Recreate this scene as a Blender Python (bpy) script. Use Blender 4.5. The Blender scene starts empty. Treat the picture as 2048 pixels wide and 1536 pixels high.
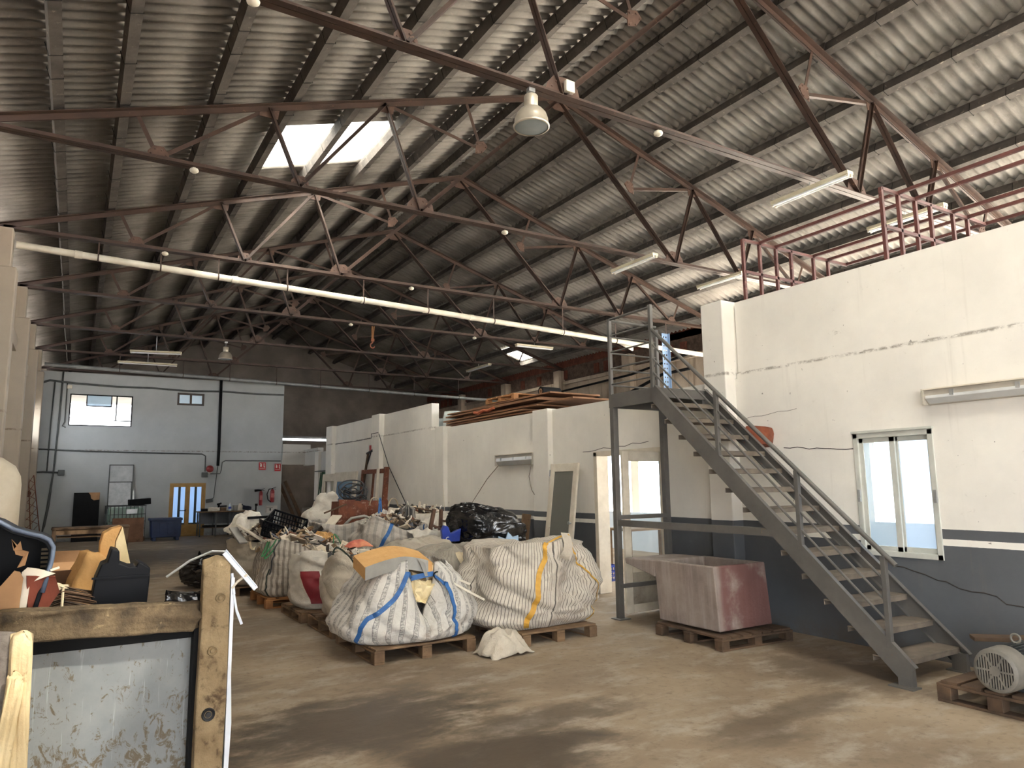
import bpy, bmesh, math, random
from mathutils import Vector, Matrix, Euler, noise
PI = math.pi
SC = bpy.context.scene
COL = SC.collection
V = Vector
R = math.radians

# ------------------------------------------------------------------ materials
def lin(c):
    out = []
    for x in c[:3]:
        x = x / 255.0
        out.append(x / 12.92 if x <= 0.04045 else ((x + 0.055) / 1.055) ** 2.4)
    return (out[0], out[1], out[2], 1.0)

class NT:
    """small node-tree writer"""
    def __init__(s, name):
        s.m = bpy.data.materials.new(name); s.m.use_nodes = True
        s.t = s.m.node_tree; s.t.nodes.clear()
        s.out = s.n('ShaderNodeOutputMaterial')
        s.b = s.n('ShaderNodeBsdfPrincipled')
        s.t.links.new(s.b.outputs[0], s.out.inputs[0])
    def n(s, typ, **kw):
        nd = s.t.nodes.new(typ)
        for k, v in kw.items(): setattr(nd, k, v)
        return nd
    def l(s, a, b): s.t.links.new(a, b)
    def coord(s, which='Object'):
        return s.n('ShaderNodeTexCoord').outputs[which]
    def pos(s): return s.n('ShaderNodeNewGeometry').outputs['Position']
    def scale(s, vec, sc):
        m = s.n('ShaderNodeMapping'); s.l(vec, m.inputs[0]); m.inputs['Scale'].default_value = sc
        return m.outputs[0]
    def noise(s, vec, sc, det=6, rough=0.6, dist=0.0):
        nd = s.n('ShaderNodeTexNoise'); s.l(vec, nd.inputs['Vector'])
        nd.inputs['Scale'].default_value = sc; nd.inputs['Detail'].default_value = det
        nd.inputs['Roughness'].default_value = rough; nd.inputs['Distortion'].default_value = dist
        return nd.outputs['Fac']
    def ramp(s, fac, stops, interp='LINEAR'):
        r = s.n('ShaderNodeValToRGB'); s.l(fac, r.inputs[0]); cr = r.color_ramp; cr.interpolation = interp
        while len(cr.elements) < len(stops): cr.elements.new(0.5)
        for e, (p, c) in zip(cr.elements, stops):
            e.position = p; e.color = c if len(c) == 4 else lin(c)
        return r.outputs[0]
    def g(s, fac, a, b):       # smooth 0..1 between a and b
        m = s.n('ShaderNodeMapRange'); m.interpolation_type = 'SMOOTHSTEP'
        s.l(fac, m.inputs[0]); m.inputs[1].default_value = a; m.inputs[2].default_value = b
        return m.outputs[0]
    def mix(s, fac, a, b, mode='MIX'):
        m = s.n('ShaderNodeMix', data_type='RGBA', blend_type=mode)
        if isinstance(fac, (int, float)): m.inputs[0].default_value = fac
        else: s.l(fac, m.inputs[0])
        for i, x in ((6, a), (7, b)):
            if isinstance(x, tuple): m.inputs[i].default_value = x if len(x) == 4 and max(x) <= 1.0 else lin(x)
            else: s.l(x, m.inputs[i])
        return m.outputs[2]
    def math(s, op, a, b=0.0, c=0.0):
        m = s.n('ShaderNodeMath', operation=op)
        for i, x in enumerate((a, b, c)):
            if isinstance(x, (int, float)): m.inputs[i].default_value = x
            else: s.l(x, m.inputs[i])
        return m.outputs[0]
    def sep(s, vec):
        x = s.n('ShaderNodeSeparateXYZ'); s.l(vec, x.inputs[0]); return x.outputs
    def bump(s, h, strength=0.3, dist=0.02):
        b = s.n('ShaderNodeBump'); s.l(h, b.inputs['Height'])
        b.inputs['Strength'].default_value = strength; b.inputs['Distance'].default_value = dist
        s.l(b.outputs[0], s.b.inputs['Normal'])
    def col(s, c):
        if isinstance(c, tuple): s.b.inputs['Base Color'].default_value = c if len(c) == 4 else lin(c)
        else: s.l(c, s.b.inputs['Base Color'])
    def set(s, rough=0.6, metal=0.0, spec=None):
        s.b.inputs['Roughness'].default_value = rough; s.b.inputs['Metallic'].default_value = metal
        if spec is not None: s.b.inputs['Specular IOR Level'].default_value = spec

MATS = {}
def mk(name, c1, c2=None, sc=6.0, rough=0.6, metal=0.0, bump=0.0, c3=None, sc3=25.0, t3=(0.6, 0.75), stretch=None, spec=None):
    """two-tone noisy material with an optional third, spotty colour"""
    if name in MATS: return MATS[name]
    t = NT(name); v = t.coord()
    if stretch: v = t.scale(v, stretch)
    if c2 is None: c2 = tuple(max(0, x * 0.86) for x in c1)
    n = t.noise(v, sc, 8, 0.62)
    c = t.ramp(n, [(0.32, c1), (0.68, c2)])
    if c3 is not None:
        n3 = t.noise(v, sc3, 5, 0.65, 0.4)
        c = t.mix(t.g(n3, *t3), c, c3)
    t.col(c); t.set(rough, metal, spec)
    if bump: t.bump(t.noise(v, sc * 5, 6, 0.6), bump, 0.015)
    MATS[name] = t.m
    return t.m

def glassy(name, tint, rough=0.05, alpha=0.35):
    """window glass: mostly see-through with a slight tint and a reflection"""
    if name in MATS: return MATS[name]
    t = NT(name)
    tr = t.n('ShaderNodeBsdfTransparent'); tr.inputs[0].default_value = lin(tint)
    gl = t.n('ShaderNodeBsdfGlossy'); gl.inputs['Roughness'].default_value = rough
    df = t.n('ShaderNodeBsdfTranslucent'); df.inputs[0].default_value = lin(tint)
    d2 = t.n('ShaderNodeBsdfDiffuse'); d2.inputs[0].default_value = lin(tint)
    m0 = t.n('ShaderNodeMixShader'); m0.inputs[0].default_value = 0.4; t.l(df.outputs[0], m0.inputs[1]); t.l(d2.outputs[0], m0.inputs[2])
    m1 = t.n('ShaderNodeMixShader'); m1.inputs[0].default_value = alpha
    t.l(tr.outputs[0], m1.inputs[1]); t.l(m0.outputs[0], m1.inputs[2])
    m2 = t.n('ShaderNodeMixShader'); m2.inputs[0].default_value = 0.06
    t.l(m1.outputs[0], m2.inputs[1]); t.l(gl.outputs[0], m2.inputs[2]); t.l(m2.outputs[0], t.out.inputs[0])
    MATS[name] = t.m
    return t.m

# ------------------------------------------------------------------ mesh builder
class MB:
    def __init__(s): s.bm = bmesh.new(); s.uv = None
    def add(s, verts, faces):
        vs = [s.bm.verts.new(v) for v in verts]
        for f in faces:
            try: s.bm.faces.new([vs[i] for i in f])
            except ValueError: pass
        return vs
    def box(s, c, size, rot=None):
        x, y, z = (d / 2 for d in size)
        vs = [V((i, j, k)) for i in (-x, x) for j in (-y, y) for k in (-z, z)]
        if rot is not None:
            M = rot if isinstance(rot, Matrix) else Euler(rot).to_matrix()
            vs = [M @ v for v in vs]
        vs = [v + V(c) for v in vs]
        s.add(vs, [(0, 1, 3, 2), (4, 6, 7, 5), (0, 4, 5, 1), (2, 3, 7, 6), (0, 2, 6, 4), (1, 5, 7, 3)]); return s
    def b2(s, lo, hi):
        lo, hi = V(lo), V(hi); return s.box((lo + hi) / 2, hi - lo)
    def frame(s, p, q, up):
        d = (V(q) - V(p)); L = d.length; d.normalize(); up = V(up)
        if abs(d.dot(up.normalized())) > 0.98: up = V((1, 0, 0)) if abs(d.x) < 0.9 else V((0, 1, 0))
        a = d.cross(up).normalized(); b = a.cross(d).normalized()
        return d, a, b, L
    def bar(s, p, q, w, h, up=(0, 0, 1), off=(0, 0)):
        """square-section bar from p to q: w sideways, h along up"""
        d, a, b, L = s.frame(p, q, up); p, q = V(p), V(q)
        vs = []
        for e in (p, q):
            for i, j in ((-1, -1), (1, -1), (1, 1), (-1, 1)):
                vs.append(e + a * (i * w / 2 + off[0]) + b * (j * h / 2 + off[1]))
        s.add(vs, [(3, 2, 1, 0), (4, 5, 6, 7), (0, 1, 5, 4), (1, 2, 6, 5), (2, 3, 7, 6), (3, 0, 4, 7)]); return s
    def prof(s, p, q, pts, up=(0, 0, 1)):
        """extrude a 2-D outline (a sideways, b up) from p to q"""
        d, a, b, L = s.frame(p, q, up); p, q = V(p), V(q); n = len(pts)
        vs = [e + a * x + b * y for e in (p, q) for x, y in pts]
        s.add(vs, [tuple(reversed(range(n))), tuple(range(n, 2 * n))] + [(i, (i + 1) % n, n + (i + 1) % n, n + i) for i in range(n)]); return s
    def tube(s, pts, r, n=8, closed=False, r2=None):
        pts = [V(p) for p in pts]; m = len(pts); rings = []
        up = V((0, 0, 1)); prev = None
        for i, p in enumerate(pts):
            if closed: d = pts[(i + 1) % m] - pts[i - 1]
            else: d = pts[min(i + 1, m - 1)] - pts[max(i - 1, 0)]
            if d.length < 1e-9: d = V((0, 0, 1))
            d.normalize()
            a = prev if prev is not None else (d.cross(up) if abs(d.dot(up)) < 0.95 else d.cross(V((1, 0, 0))))
            a = (a - d * a.dot(d))
            if a.length < 1e-6: a = d.orthogonal()
            a.normalize(); prev = a; b = d.cross(a)
            rr = r if r2 is None else r + (r2 - r) * i / max(1, m - 1)
            rings.append([s.bm.verts.new(p + (a * math.cos(2 * PI * k / n) + b * math.sin(2 * PI * k / n)) * rr) for k in range(n)])
        for i in range(m if closed else m - 1):
            A, B = rings[i], rings[(i + 1) % m]
            for k in range(n):
                try: s.bm.faces.new((A[k], A[(k + 1) % n], B[(k + 1) % n], B[k]))
                except ValueError: pass
        if not closed:
            s.bm.faces.new(list(reversed(rings[0]))); s.bm.faces.new(rings[-1])
        return s
    def lathe(s, prof, n=24, c=(0, 0, 0), M=None):
        """revolve (r, z) profile about z"""
        c = V(c); rings = []
        for r, z in prof:
            if r < 1e-6:
                p = V((0, 0, z)); p = M @ p if M else p
                rings.append([s.bm.verts.new(c + p)])
            else:
                ring = []
                for k in range(n):
                    p = V((r * math.cos(2 * PI * k / n), r * math.sin(2 * PI * k / n), z)); p = M @ p if M else p
                    ring.append(s.bm.verts.new(c + p))
                rings.append(ring)
        for A, B in zip(rings, rings[1:]):
            for k in range(n):
                a0, a1 = A[k % len(A)], A[(k + 1) % len(A)]; b0, b1 = B[k % len(B)], B[(k + 1) % len(B)]
                f = []
                for x in (a0, a1, b1, b0):
                    if x not in f: f.append(x)
                if len(f) > 2:
                    try: s.bm.faces.new(f)
                    except ValueError: pass
        return s
    def poly(s, pts, ext):
        """closed polygon of 3-D points extruded by vector ext"""
        pts = [V(p) for p in pts]; n = len(pts); e = V(ext)
        s.add(pts + [p + e for p in pts], [tuple(reversed(range(n))), tuple(range(n, 2 * n))] + [(i, (i + 1) % n, n + (i + 1) % n, n + i) for i in range(n)]); return s
    def grid(s, f, nu, nv, closeu=False, uv=None):
        """surface from f(u,v), u,v in 0..1"""
        rows = [[s.bm.verts.new(f(i / nu, j / nv)) for i in range(nu if closeu else nu + 1)] for j in range(nv + 1)]
        if uv and s.uv is None: s.uv = s.bm.loops.layers.uv.new('UVMap')
        for j in range(nv):
            for i in range(nu):
                i2 = (i + 1) % nu if closeu else i + 1
                try: fc = s.bm.faces.new((rows[j][i], rows[j][i2], rows[j + 1][i2], rows[j + 1][i]))
                except ValueError: continue
                if uv:
                    for lp, (a, b) in zip(fc.loops, ((i, j), (i + 1, j), (i + 1, j + 1), (i, j + 1))):
                        lp[s.uv].uv = uv(a / nu, b / nv)
        return s
    def chunk(s, c, size, rot=(0, 0, 0), rough=0.15, seed=0, cuts=3):
        """rough-edged block"""
        M = Euler(rot).to_matrix(); c = V(c); sx, sy, sz = (d / 2 for d in size)
        b = bmesh.new(); bmesh.ops.create_cube(b, size=2.0)
        bmesh.ops.subdivide_edges(b, edges=b.edges[:], cuts=cuts, use_grid_fill=True)
        idx = {}
        o = V((seed * 3.7, seed * 1.3, seed * 2.1))
        for v in b.verts:
            p = v.co.copy()
            k = 1.0 - 0.05 * (abs(p.x * p.y) + abs(p.y * p.z) + abs(p.x * p.z)) / 3 * 2
            q = V((p.x * sx, p.y * sy, p.z * sz)) * k
            q += noise.noise_vector(p * 1.4 + o) * min(sx, sy, sz) * rough + noise.noise_vector(p * 4 + o) * min(sx, sy, sz) * rough * 0.4
            idx[v.index] = s.bm.verts.new(c + M @ q)
        b.verts.index_update()
        for f in b.faces: s.bm.faces.new([idx[v.index] for v in f.verts])
        b.free(); return s
    def done(s, name, mat, parent=None, smooth=False, bevel=0.0, world=True, thick=0.0, sub=0, ang=None):
        bmesh.ops.recalc_face_normals(s.bm, faces=s.bm.faces[:]) if smooth != 'raw' else None
        loc = V((0, 0, 0))
        if parent is not None:
            if world: s.bm.transform(INV[parent.name])
        else:
            if world and s.bm.verts:
                lo = V([min(v.co[i] for v in s.bm.verts) for i in range(3)]); hi = V([max(v.co[i] for v in s.bm.verts) for i in range(3)])
                loc = V(((lo.x + hi.x) / 2, (lo.y + hi.y) / 2, lo.z))
                s.bm.transform(Matrix.Translation(-loc))
        me = bpy.data.meshes.new(name); s.bm.to_mesh(me); s.bm.free()
        if isinstance(mat, (list, tuple)):
            for m in mat: me.materials.append(m)
        else: me.materials.append(mat)
        o = bpy.data.objects.new(name, me); COL.objects.link(o); o.location = loc
        if smooth:
            for p in me.polygons: p.use_smooth = True
            if ang is not None: me.set_sharp_from_angle(angle=R(ang))
        if parent is not None: o.parent = parent
        if thick:
            md = o.modifiers.new('Solid', 'SOLIDIFY'); md.thickness = thick; md.offset = 0
        if bevel:
            md = o.modifiers.new('Bevel', 'BEVEL'); md.width = bevel; md.segments = 2; md.limit_method = 'ANGLE'; md.angle_limit = R(40)
        if sub:
            md = o.modifiers.new('Sub', 'SUBSURF'); md.levels = sub; md.render_levels = sub
        INV[o.name] = INV[parent.name] if parent is not None else Matrix.Translation(-loc)
        return o

INV = {}
def thing(name, label, cat, loc=(0, 0, 0), rz=0.0, group=None, rot=None):
    o = bpy.data.objects.new(name, None); COL.objects.link(o)
    o.empty_display_size = 0.1
    o.location = loc; o.rotation_euler = rot if rot else (0, 0, rz)
    o['label'] = label; o['category'] = cat
    if group: o['group'] = group
    INV[o.name] = (Matrix.Translation(V(loc)) @ o.rotation_euler.to_matrix().to_4x4()).inverted()
    return o
def tag(o, label, cat, group=None, kind=None):
    o['label'] = label; o['category'] = cat
    if group: o['group'] = group
    if kind: o['kind'] = kind
    return o
def struct(o, label=None, cat=None):
    o['kind'] = 'structure'
    if label: o['label'] = label
    if cat: o['category'] = cat
    return o
def copy_thing(o, loc, label, rz=None, rot=None, scale=None):
    """a thing copied with its parts and their sub-parts"""
    def rec(x, par):
        c = x.copy(); COL.objects.link(c); c.parent = par
        for ch in x.children: rec(ch, c)
        return c
    c = rec(o, None); c.location = loc
    if rz is not None: c.rotation_euler = (0, 0, rz)
    if rot is not None: c.rotation_euler = rot
    if scale: c.scale = scale
    c['label'] = label
    return c
# ================================================================== the hall
XL, XR, XC = -1.35, 16.0, 7.31            # left wall, right wall, ridge
Y0, Y1 = -12.0, 35.0                       # front gate wall, far gable
ZA, M_, ZC = 8.83, 0.32, 6.02             # apex of rafter axis, roof slope, bottom chord
CS, SN = math.cos(math.atan(M_)), math.sin(math.atan(M_))
def rz_(x): return ZA - M_ * abs(x - XC)  # height of the rafter axis
TRUSS_Y = [-10.1, -6.0, -1.95, 2.1, 6.17, 10.15, 14.2, 18.3, 22.4, 26.45, 30.6]

# ---- wall, floor and roof materials
def wall_paint(name, cream, low, stripes=True, zgrad=None, dirt=(120, 108, 92)):
    t = NT(name); p = t.pos(); x = t.sep(p)
    n1 = t.noise(p, 1.3, 8, 0.6); n2 = t.noise(p, 9.0, 8, 0.7)
    c = t.ramp(n1, [(0.3, cream), (0.72, tuple(int(v * 0.93) for v in cream))])
    if stripes:
        z = t.math('ADD', x[2], t.math('MULTIPLY', t.math('SUBTRACT', n2, 0.5), 0.008))
        lowc = t.ramp(n1, [(0.3, low), (0.7, tuple(int(v * 0.86) for v in low))])
        below = t.math('LESS_THAN', z, 1.165)
        white = t.math('MULTIPLY', t.math('GREATER_THAN', z, 1.02), t.math('LESS_THAN', z, 1.078))
        c = t.mix(below, c, lowc); c = t.mix(white, c, cream)
    sp = t.noise(t.scale(p, (1, 1.0, 1.7)), 7.0, 9, 0.78, 0.6)
    c = t.mix(t.math('MULTIPLY', t.g(sp, 0.62, 0.74), 0.55), c, dirt)
    st = t.noise(t.scale(p, (9, 9, 0.5)), 1.0, 5, 0.6)
    c = t.mix(t.math('MULTIPLY', t.g(st, 0.6, 0.82), 0.16), c, dirt)
    c = t.mix(t.math('MULTIPLY', t.g(t.noise(p, 19, 4, 0.6), 0.715, 0.735), 0.7), c, (70, 62, 54))
    # grime along the ledge and the foot of the wall
    d = t.math('ABSOLUTE', t.math('SUBTRACT', x[2], 2.9))
    led = t.math('MULTIPLY', t.math('SUBTRACT', 1.0, t.g(d, 0.006, 0.03)), t.g(n2, 0.40, 0.6))
    c = t.mix(t.math('MULTIPLY', led, 0.7), c, (95, 80, 62))
    foot = t.math('MULTIPLY', t.math('SUBTRACT', 1.0, t.g(x[2], 0.0, 0.25)), t.g(n2, 0.35, 0.6))
    c = t.mix(t.math('MULTIPLY', foot, 0.5), c, (88, 76, 62))
    t.col(c); t.set(0.75); t.bump(t.noise(p, 30, 5, 0.6), 0.12, 0.01)
    return t.m
M_WALL = wall_paint('PaintedPartition', (233, 229, 220), (90, 93, 97))
M_BACK = wall_paint('PaleBlueWhitePlaster', (176, 180, 181), (92, 96, 100), stripes=False, dirt=(140, 128, 112))
M_GREYW = wall_paint('GreyWhitePlaster', (196, 194, 188), (92, 96, 100), stripes=False)
def concrete_wall():
    t = NT('OldConcretePanel'); p = t.pos()
    n = t.noise(p, 0.9, 8, 0.65)
    c = t.ramp(n, [(0.3, (204, 188, 168)), (0.7, (160, 142, 124))])
    st = t.noise(t.scale(p, (6, 6, 0.35)), 1.0, 6, 0.65)
    c = t.mix(t.math('MULTIPLY', t.g(st, 0.52, 0.72), 0.6), c, (96, 76, 60))
    t.col(c); t.set(0.85); t.bump(t.noise(p, 18, 6, 0.7), 0.3, 0.02)
    return t.m
M_CONC = concrete_wall()
def floor_mat():
    t = NT('WornConcreteFloor'); p = t.pos(); x = t.sep(p)
    n1 = t.noise(p, 0.55, 9, 0.62, 0.3); n2 = t.noise(t.scale(p, (0.7, 1.3, 1)), 2.6, 10, 0.68, 0.2); n3 = t.noise(p, 14.0, 8, 0.7)
    c = t.ramp(n1, [(0.28, (164, 147, 125)), (0.5, (139, 122, 101)), (0.72, (110, 94, 76))])
    c = t.mix(t.math('MULTIPLY', t.g(n2, 0.46, 0.70), 0.6), c, (172, 163, 150))
    c = t.mix(t.math('MULTIPLY', t.g(n3, 0.5, 0.72), 0.55), c, (92, 77, 61))
    warp = t.math('MULTIPLY', t.math('SUBTRACT', n2, 0.5), 2.2)
    dark = None
    for (sx, sy, rx, ry, k) in ((1.75, 5.0, 1.15, 0.75, 1.0), (2.3, 3.9, 0.9, 0.5, 1.0), (2.9, 4.35, 0.9, 0.28, 0.7), (3.9, 3.4, 0.5, 0.3, 0.5), (0.9, 6.4, 0.5, 0.6, 0.6),
                               (4.6, 3.5, 0.8, 0.22, 0.6), (2.0, 9.0, 0.8, 0.8, 0.4), (5.6, 3.9, 0.55, 0.9, 0.5), (1.0, 19.5, 3.0, 3.2, 0.75), (0.6, 15.2, 2.0, 0.5, 0.6), (4.5, 24.0, 3.0, 2.0, 0.7)):
        dx = t.math('DIVIDE', t.math('SUBTRACT', x[0], sx), rx); dy = t.math('DIVIDE', t.math('SUBTRACT', x[1], sy), ry)
        d = t.math('ADD', t.math('SQRT', t.math('ADD', t.math('MULTIPLY', dx, dx), t.math('MULTIPLY', dy, dy))), warp)
        v = t.math('MULTIPLY', t.math('SUBTRACT', 1.0, t.g(d, 0.45, 1.1)), k)
        dark = v if dark is None else t.math('MAXIMUM', dark, v)
    c = t.mix(t.math('MULTIPLY', dark, 0.84), c, (62, 51, 40))
    fl = t.noise(p, 38.0, 3, 0.5)
    c = t.mix(t.g(fl, 0.74, 0.76), c, (60, 50, 42))
    t.col(c)
    r = t.math('SUBTRACT', 0.72, t.math('MULTIPLY', dark, 0.22)); t.l(r, t.b.inputs['Roughness'])
    t.bump(t.math('ADD', n2, t.math('MULTIPLY', n3, 0.4)), 0.18, 0.02)
    return t.m
M_FLOOR = floor_mat()
def sheet_mat():
    t = NT('FibreCementSheet'); p = t.pos()
    n1 = t.noise(p, 0.8, 8, 0.65); n2 = t.noise(t.scale(p, (0.6, 3, 0.6)), 2.4, 8, 0.7); n3 = t.noise(p, 22, 6, 0.7)
    c = t.ramp(n1, [(0.28, (146, 141, 134)), (0.52, (124, 119, 112)), (0.75, (98, 93, 87))])
    c = t.mix(t.math('MULTIPLY', t.g(n2, 0.5, 0.72), 0.55), c, (76, 69, 61))
    c = t.mix(t.math('MULTIPLY', t.g(n3, 0.58, 0.75), 0.5), c, (164, 156, 144))
    t.col(c); t.set(0.9); t.bump(n3, 0.25, 0.01)
    return t.m
M_SHEET = sheet_mat()
M_PURLIN = mk('DarkPurlinConcrete', (92, 86, 80), (62, 57, 53), 3.0, 0.85, bump=0.3, c3=(140, 130, 118), sc3=9)
M_STEEL = mk('BrownPaintedSteel', (76, 56, 46), (52, 39, 33), 2.0, 0.55, 0.15, 0.1, c3=(112, 84, 66), sc3=16, t3=(0.62, 0.72))
M_GUSS = mk('BrownGusset', (90, 67, 55), (66, 48, 40), 5.0, 0.6, 0.1, 0.1, c3=(128, 112, 98), sc3=22)
M_STAIR = mk('GreyStairPaint', (104, 101, 97), (84, 82, 79), 3.0, 0.5, 0.1, 0.05, c3=(122, 92, 66), sc3=12, t3=(0.66, 0.74))
M_TREAD = mk('DustyTread', (122, 111, 98), (92, 84, 75), 6.0, 0.75, 0, 0.1)
M_RED = mk('RedOxidePaint', (98, 54, 48), (74, 40, 36), 3.0, 0.6, 0.1, 0.1, c3=(150, 100, 86), sc3=14)
M_WOOD = mk('RawPalletWood', (132, 106, 78), (92, 71, 51), 5.0, 0.8, 0, 0.3, c3=(66, 50, 36), sc3=18, stretch=(1, 1, 1))
M_WOODD = mk('DarkWeatheredWood', (98, 76, 56), (60, 46, 34), 5.0, 0.85, 0, 0.3)
M_WHITEP = mk('CreamJoineryPaint', (222, 213, 196), (196, 186, 168), 4.0, 0.55, 0, 0.05, c3=(140, 120, 96), sc3=20, t3=(0.66, 0.74))
M_ALU = mk('GreyGreenAluminium', (206, 207, 199), (184, 186, 178), 3.0, 0.4, 0.1)
M_PVC = mk('WhitePlasticPipe', (226, 220, 204), (200, 192, 174), 3.0, 0.4)
M_BLACK = mk('BlackMatt', (24, 24, 25), (15, 15, 16), 4.0, 0.7, spec=0.15)
M_CABLE = mk('DarkCable', (44, 44, 46), (30, 30, 32), 4.0, 0.6)
M_CONDUIT = mk('GreyGreenConduit', (88, 92, 90), (62, 66, 66), 4.0, 0.6)
M_GALV = mk('GalvanisedSteel', (186, 188, 188), (150, 152, 152), 3.0, 0.35, 0.6)
M_TUBE = mk('FluorescentTubeGlass', (240, 242, 245), (232, 234, 238), 2.0, 0.2)
M_GLASS = glassy('DustyWindowGlass', (214, 226, 236), 0.05, 0.35)
M_FROST = glassy('FrostedGlass', (190, 214, 240), 0.3, 0.85)
M_SKYL = glassy('TranslucentRoofSheet', (250, 248, 238), 0.4, 0.98)

# ---- floor and outside yard
struct(MB().b2((-1.6, -12.2, -0.2), (16.2, 35.2, 0.0)).done('floor', M_FLOOR))
M_YARD = mk('SunlitYardConcrete', (196, 188, 174), (170, 162, 148), 0.5, 0.9)  # unseen yard, kept pale so sun bounces up from the right
struct(MB().b2((16.0, -70, -0.3), (90, 90, -0.21)).done('ground_outside', M_YARD))
struct(MB().b2((-60, -70, -0.32), (16.0, 90, -0.215)).done('ground_outside', mk('YardAsphalt', (104, 102, 98), (86, 84, 82), 0.5, 0.9)))  # unseen yard, kept dark so little light bounces up on this side

# ---- roof: corrugated sheets laid strip by strip over the purlins, with holes for the skylights
PX_L = [-1.25, -0.46, 0.27, 1.41, 2.51, 3.56, 4.70, 5.78, 6.82]
PX_R = [7.75, 8.43, 9.53, 10.76, 11.9, 13.0, 14.1, 15.2, 15.85]
OFF = 0.06 + 0.19                          # rafter axis to sheet underside, along the slope normal
PITCH, AMP = 0.177, 0.031
SKY_L = [(2.51, 4.70, 11.55, 13.35), (2.51, 4.70, 1.2, 3.2), (1.41, 3.56, -3.6, -1.8)]  # the panel by the gate is unseen, added for light
SKY_R = [(9.53, 11.9, 0.0, 2.2), (13.0, 15.2, -3.0, 1.5), (14.1, 15.2, 23.3, 24.1)]  # all but the small far panel are unseen, added for light
def sheet_pt(x, y, lift=0.0):
    return V((x, y, rz_(x) + (OFF + lift + AMP * math.sin(2 * PI * y / PITCH) + AMP) / CS))
def roof():
    mb = MB(); step = PITCH / 8; ny = int((Y1 + 0.5 - (Y0 - 0.5)) / step)
    for xs, holes in ((sorted([-1.75] + PX_L[1:] + [XC]), SKY_L), (sorted([XC] + PX_R[:-1] + [16.5]), SKY_R)):
        left = xs[0] < XC - 1
        for a, b in zip(xs, xs[1:]):
            up, dn = (b, a) if left else (a, b)
            rows = []
            for x, lift in ((up - (0.0 if left else 0.0), 0.0), (dn + (-0.10 if left else 0.10), 0.014)):
                rows.append([mb.bm.verts.new(sheet_pt(max(-1.75, min(16.5, x)) if abs(x - XC) > 0.01 else XC + (-0.001 if left else 0.001), Y0 - 0.5 + j * step, lift)) for j in range(ny + 1)])
            for j in range(ny):
                y = Y0 - 0.5 + (j + 0.5) * step
                if any(h[0] - 0.02 <= a and b <= h[1] + 0.02 and h[2] < y < h[3] for h in holes): continue
                mb.bm.faces.new((rows[0][j], rows[0][j + 1], rows[1][j + 1], rows[1][j]))
    # ridge cap
    zr = ZA + (OFF + 2 * AMP) / CS
    mb.add([(XC - 0.3, Y0 - 0.5, zr - 0.085), (XC, Y0 - 0.5, zr + 0.015), (XC + 0.3, Y0 - 0.5, zr - 0.085), (XC - 0.3, Y1 + 0.5, zr - 0.085), (XC, Y1 + 0.5, zr + 0.015), (XC + 0.3, Y1 + 0.5, zr - 0.085)], [(0, 1, 4, 3), (1, 2, 5, 4)])
    o = mb.done('ceiling', M_SHEET, smooth=True, ang=50)
    md = o.modifiers.new('Solid', 'SOLIDIFY'); md.thickness = 0.007; md.offset = 1
    return struct(o)
roof()
n_sky = 0
SKYL_LABELS = ['bright translucent roof panel in the left slope above the second and third trusses', 'translucent roof panel in the left slope before the nearest truss',
               'translucent panel low on the left slope by the gate', 'translucent roof panel high on the right slope before the nearest truss', 'translucent panel on the right slope by the gate', 'small bright roof panel low on the right slope far down the hall']
for hs in (SKY_L, SKY_R):
    for (xa, xb, ya, yb) in hs:
        left = xa < XC
        def f(u, v, xa=xa, xb=xb, ya=ya, yb=yb):
            return sheet_pt(xa - 0.05 + (xb - xa + 0.1) * u, ya - 0.06 + (yb - ya + 0.12) * v, 0.012)
        o = MB().grid(f, 2, int((yb - ya) / PITCH * 8)).done('skylight', M_SKYL, smooth=True)
        tag(o, SKYL_LABELS[n_sky], 'skylight', 'translucent roof panels', 'structure'); n_sky += 1

# ---- purlins on the rafters
ORD = ['first', 'second', 'third', 'fourth', 'fifth', 'sixth', 'seventh', 'eighth', 'ninth']
for side, xs in (('left', PX_L[1:]), ('right', PX_R[:-1])):
    for i, x in enumerate(xs):
        s = -1 if side == 'left' else 1
        n = V((s * SN, 0, CS)); tdir = V((CS, 0, -s * SN))
        c = V((x, 0, rz_(x))) + n * (0.06 + 0.09)
        w, h = 0.062, 0.09
        prof = [(-w, -h), (w, -h), (w, h - 0.05), (0.05, h), (-0.05, h), (-w, h - 0.05)]
        mb = MB()
        rr = random.Random(i * 7 + (0 if s < 0 else 50))
        ys = [Y0] + [y + rr.uniform(-0.04, 0.04) for y in TRUSS_Y if Y0 < y < Y1] + [Y1]
        for ya, yb in zip(ys, ys[1:]):
            jx = rr.uniform(-0.012, 0.012)
            pts = []
            for y in (ya + 0.006, yb - 0.006):
                for a, b in prof:
                    pts.append(c + tdir * (a + jx) + n * b + V((0, y, 0)))
            k = len(prof)
            mb.add(pts, [tuple(range(k)), tuple(reversed(range(k, 2 * k)))] + [(q, (q + 1) % k, k + (q + 1) % k, k + q) for q in range(k)])
        what = {'left': 'from the left eave', 'right': 'from the ridge'}[side]
        th = thing('roof_purlin', f'dark concrete purlin on the {side} roof slope, {ORD[i]} {what}', 'purlin', (x, Y0, rz_(x)), group='roof purlins')
        po = mb.done('beam', M_PURLIN, th)
        tm = MB(); y = Y0 + rr.uniform(0.2, 1)
        while y < 20:
            e = 0.007
            ring = [c + tdir * (a * (w + e)) + n * b + V((0, y, 0)) for a, b in ((-1, h - 0.03), (-1, -h - e), (1, -h - e), (1, h - 0.03))]
            tm.tube(ring, 0.0045, 5); y += rr.choice((1.05, 1.06, 0.53))
        tw = tm.done('tie_wire', M_BLACK, th); tw['kind'] = 'stuff'

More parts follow.
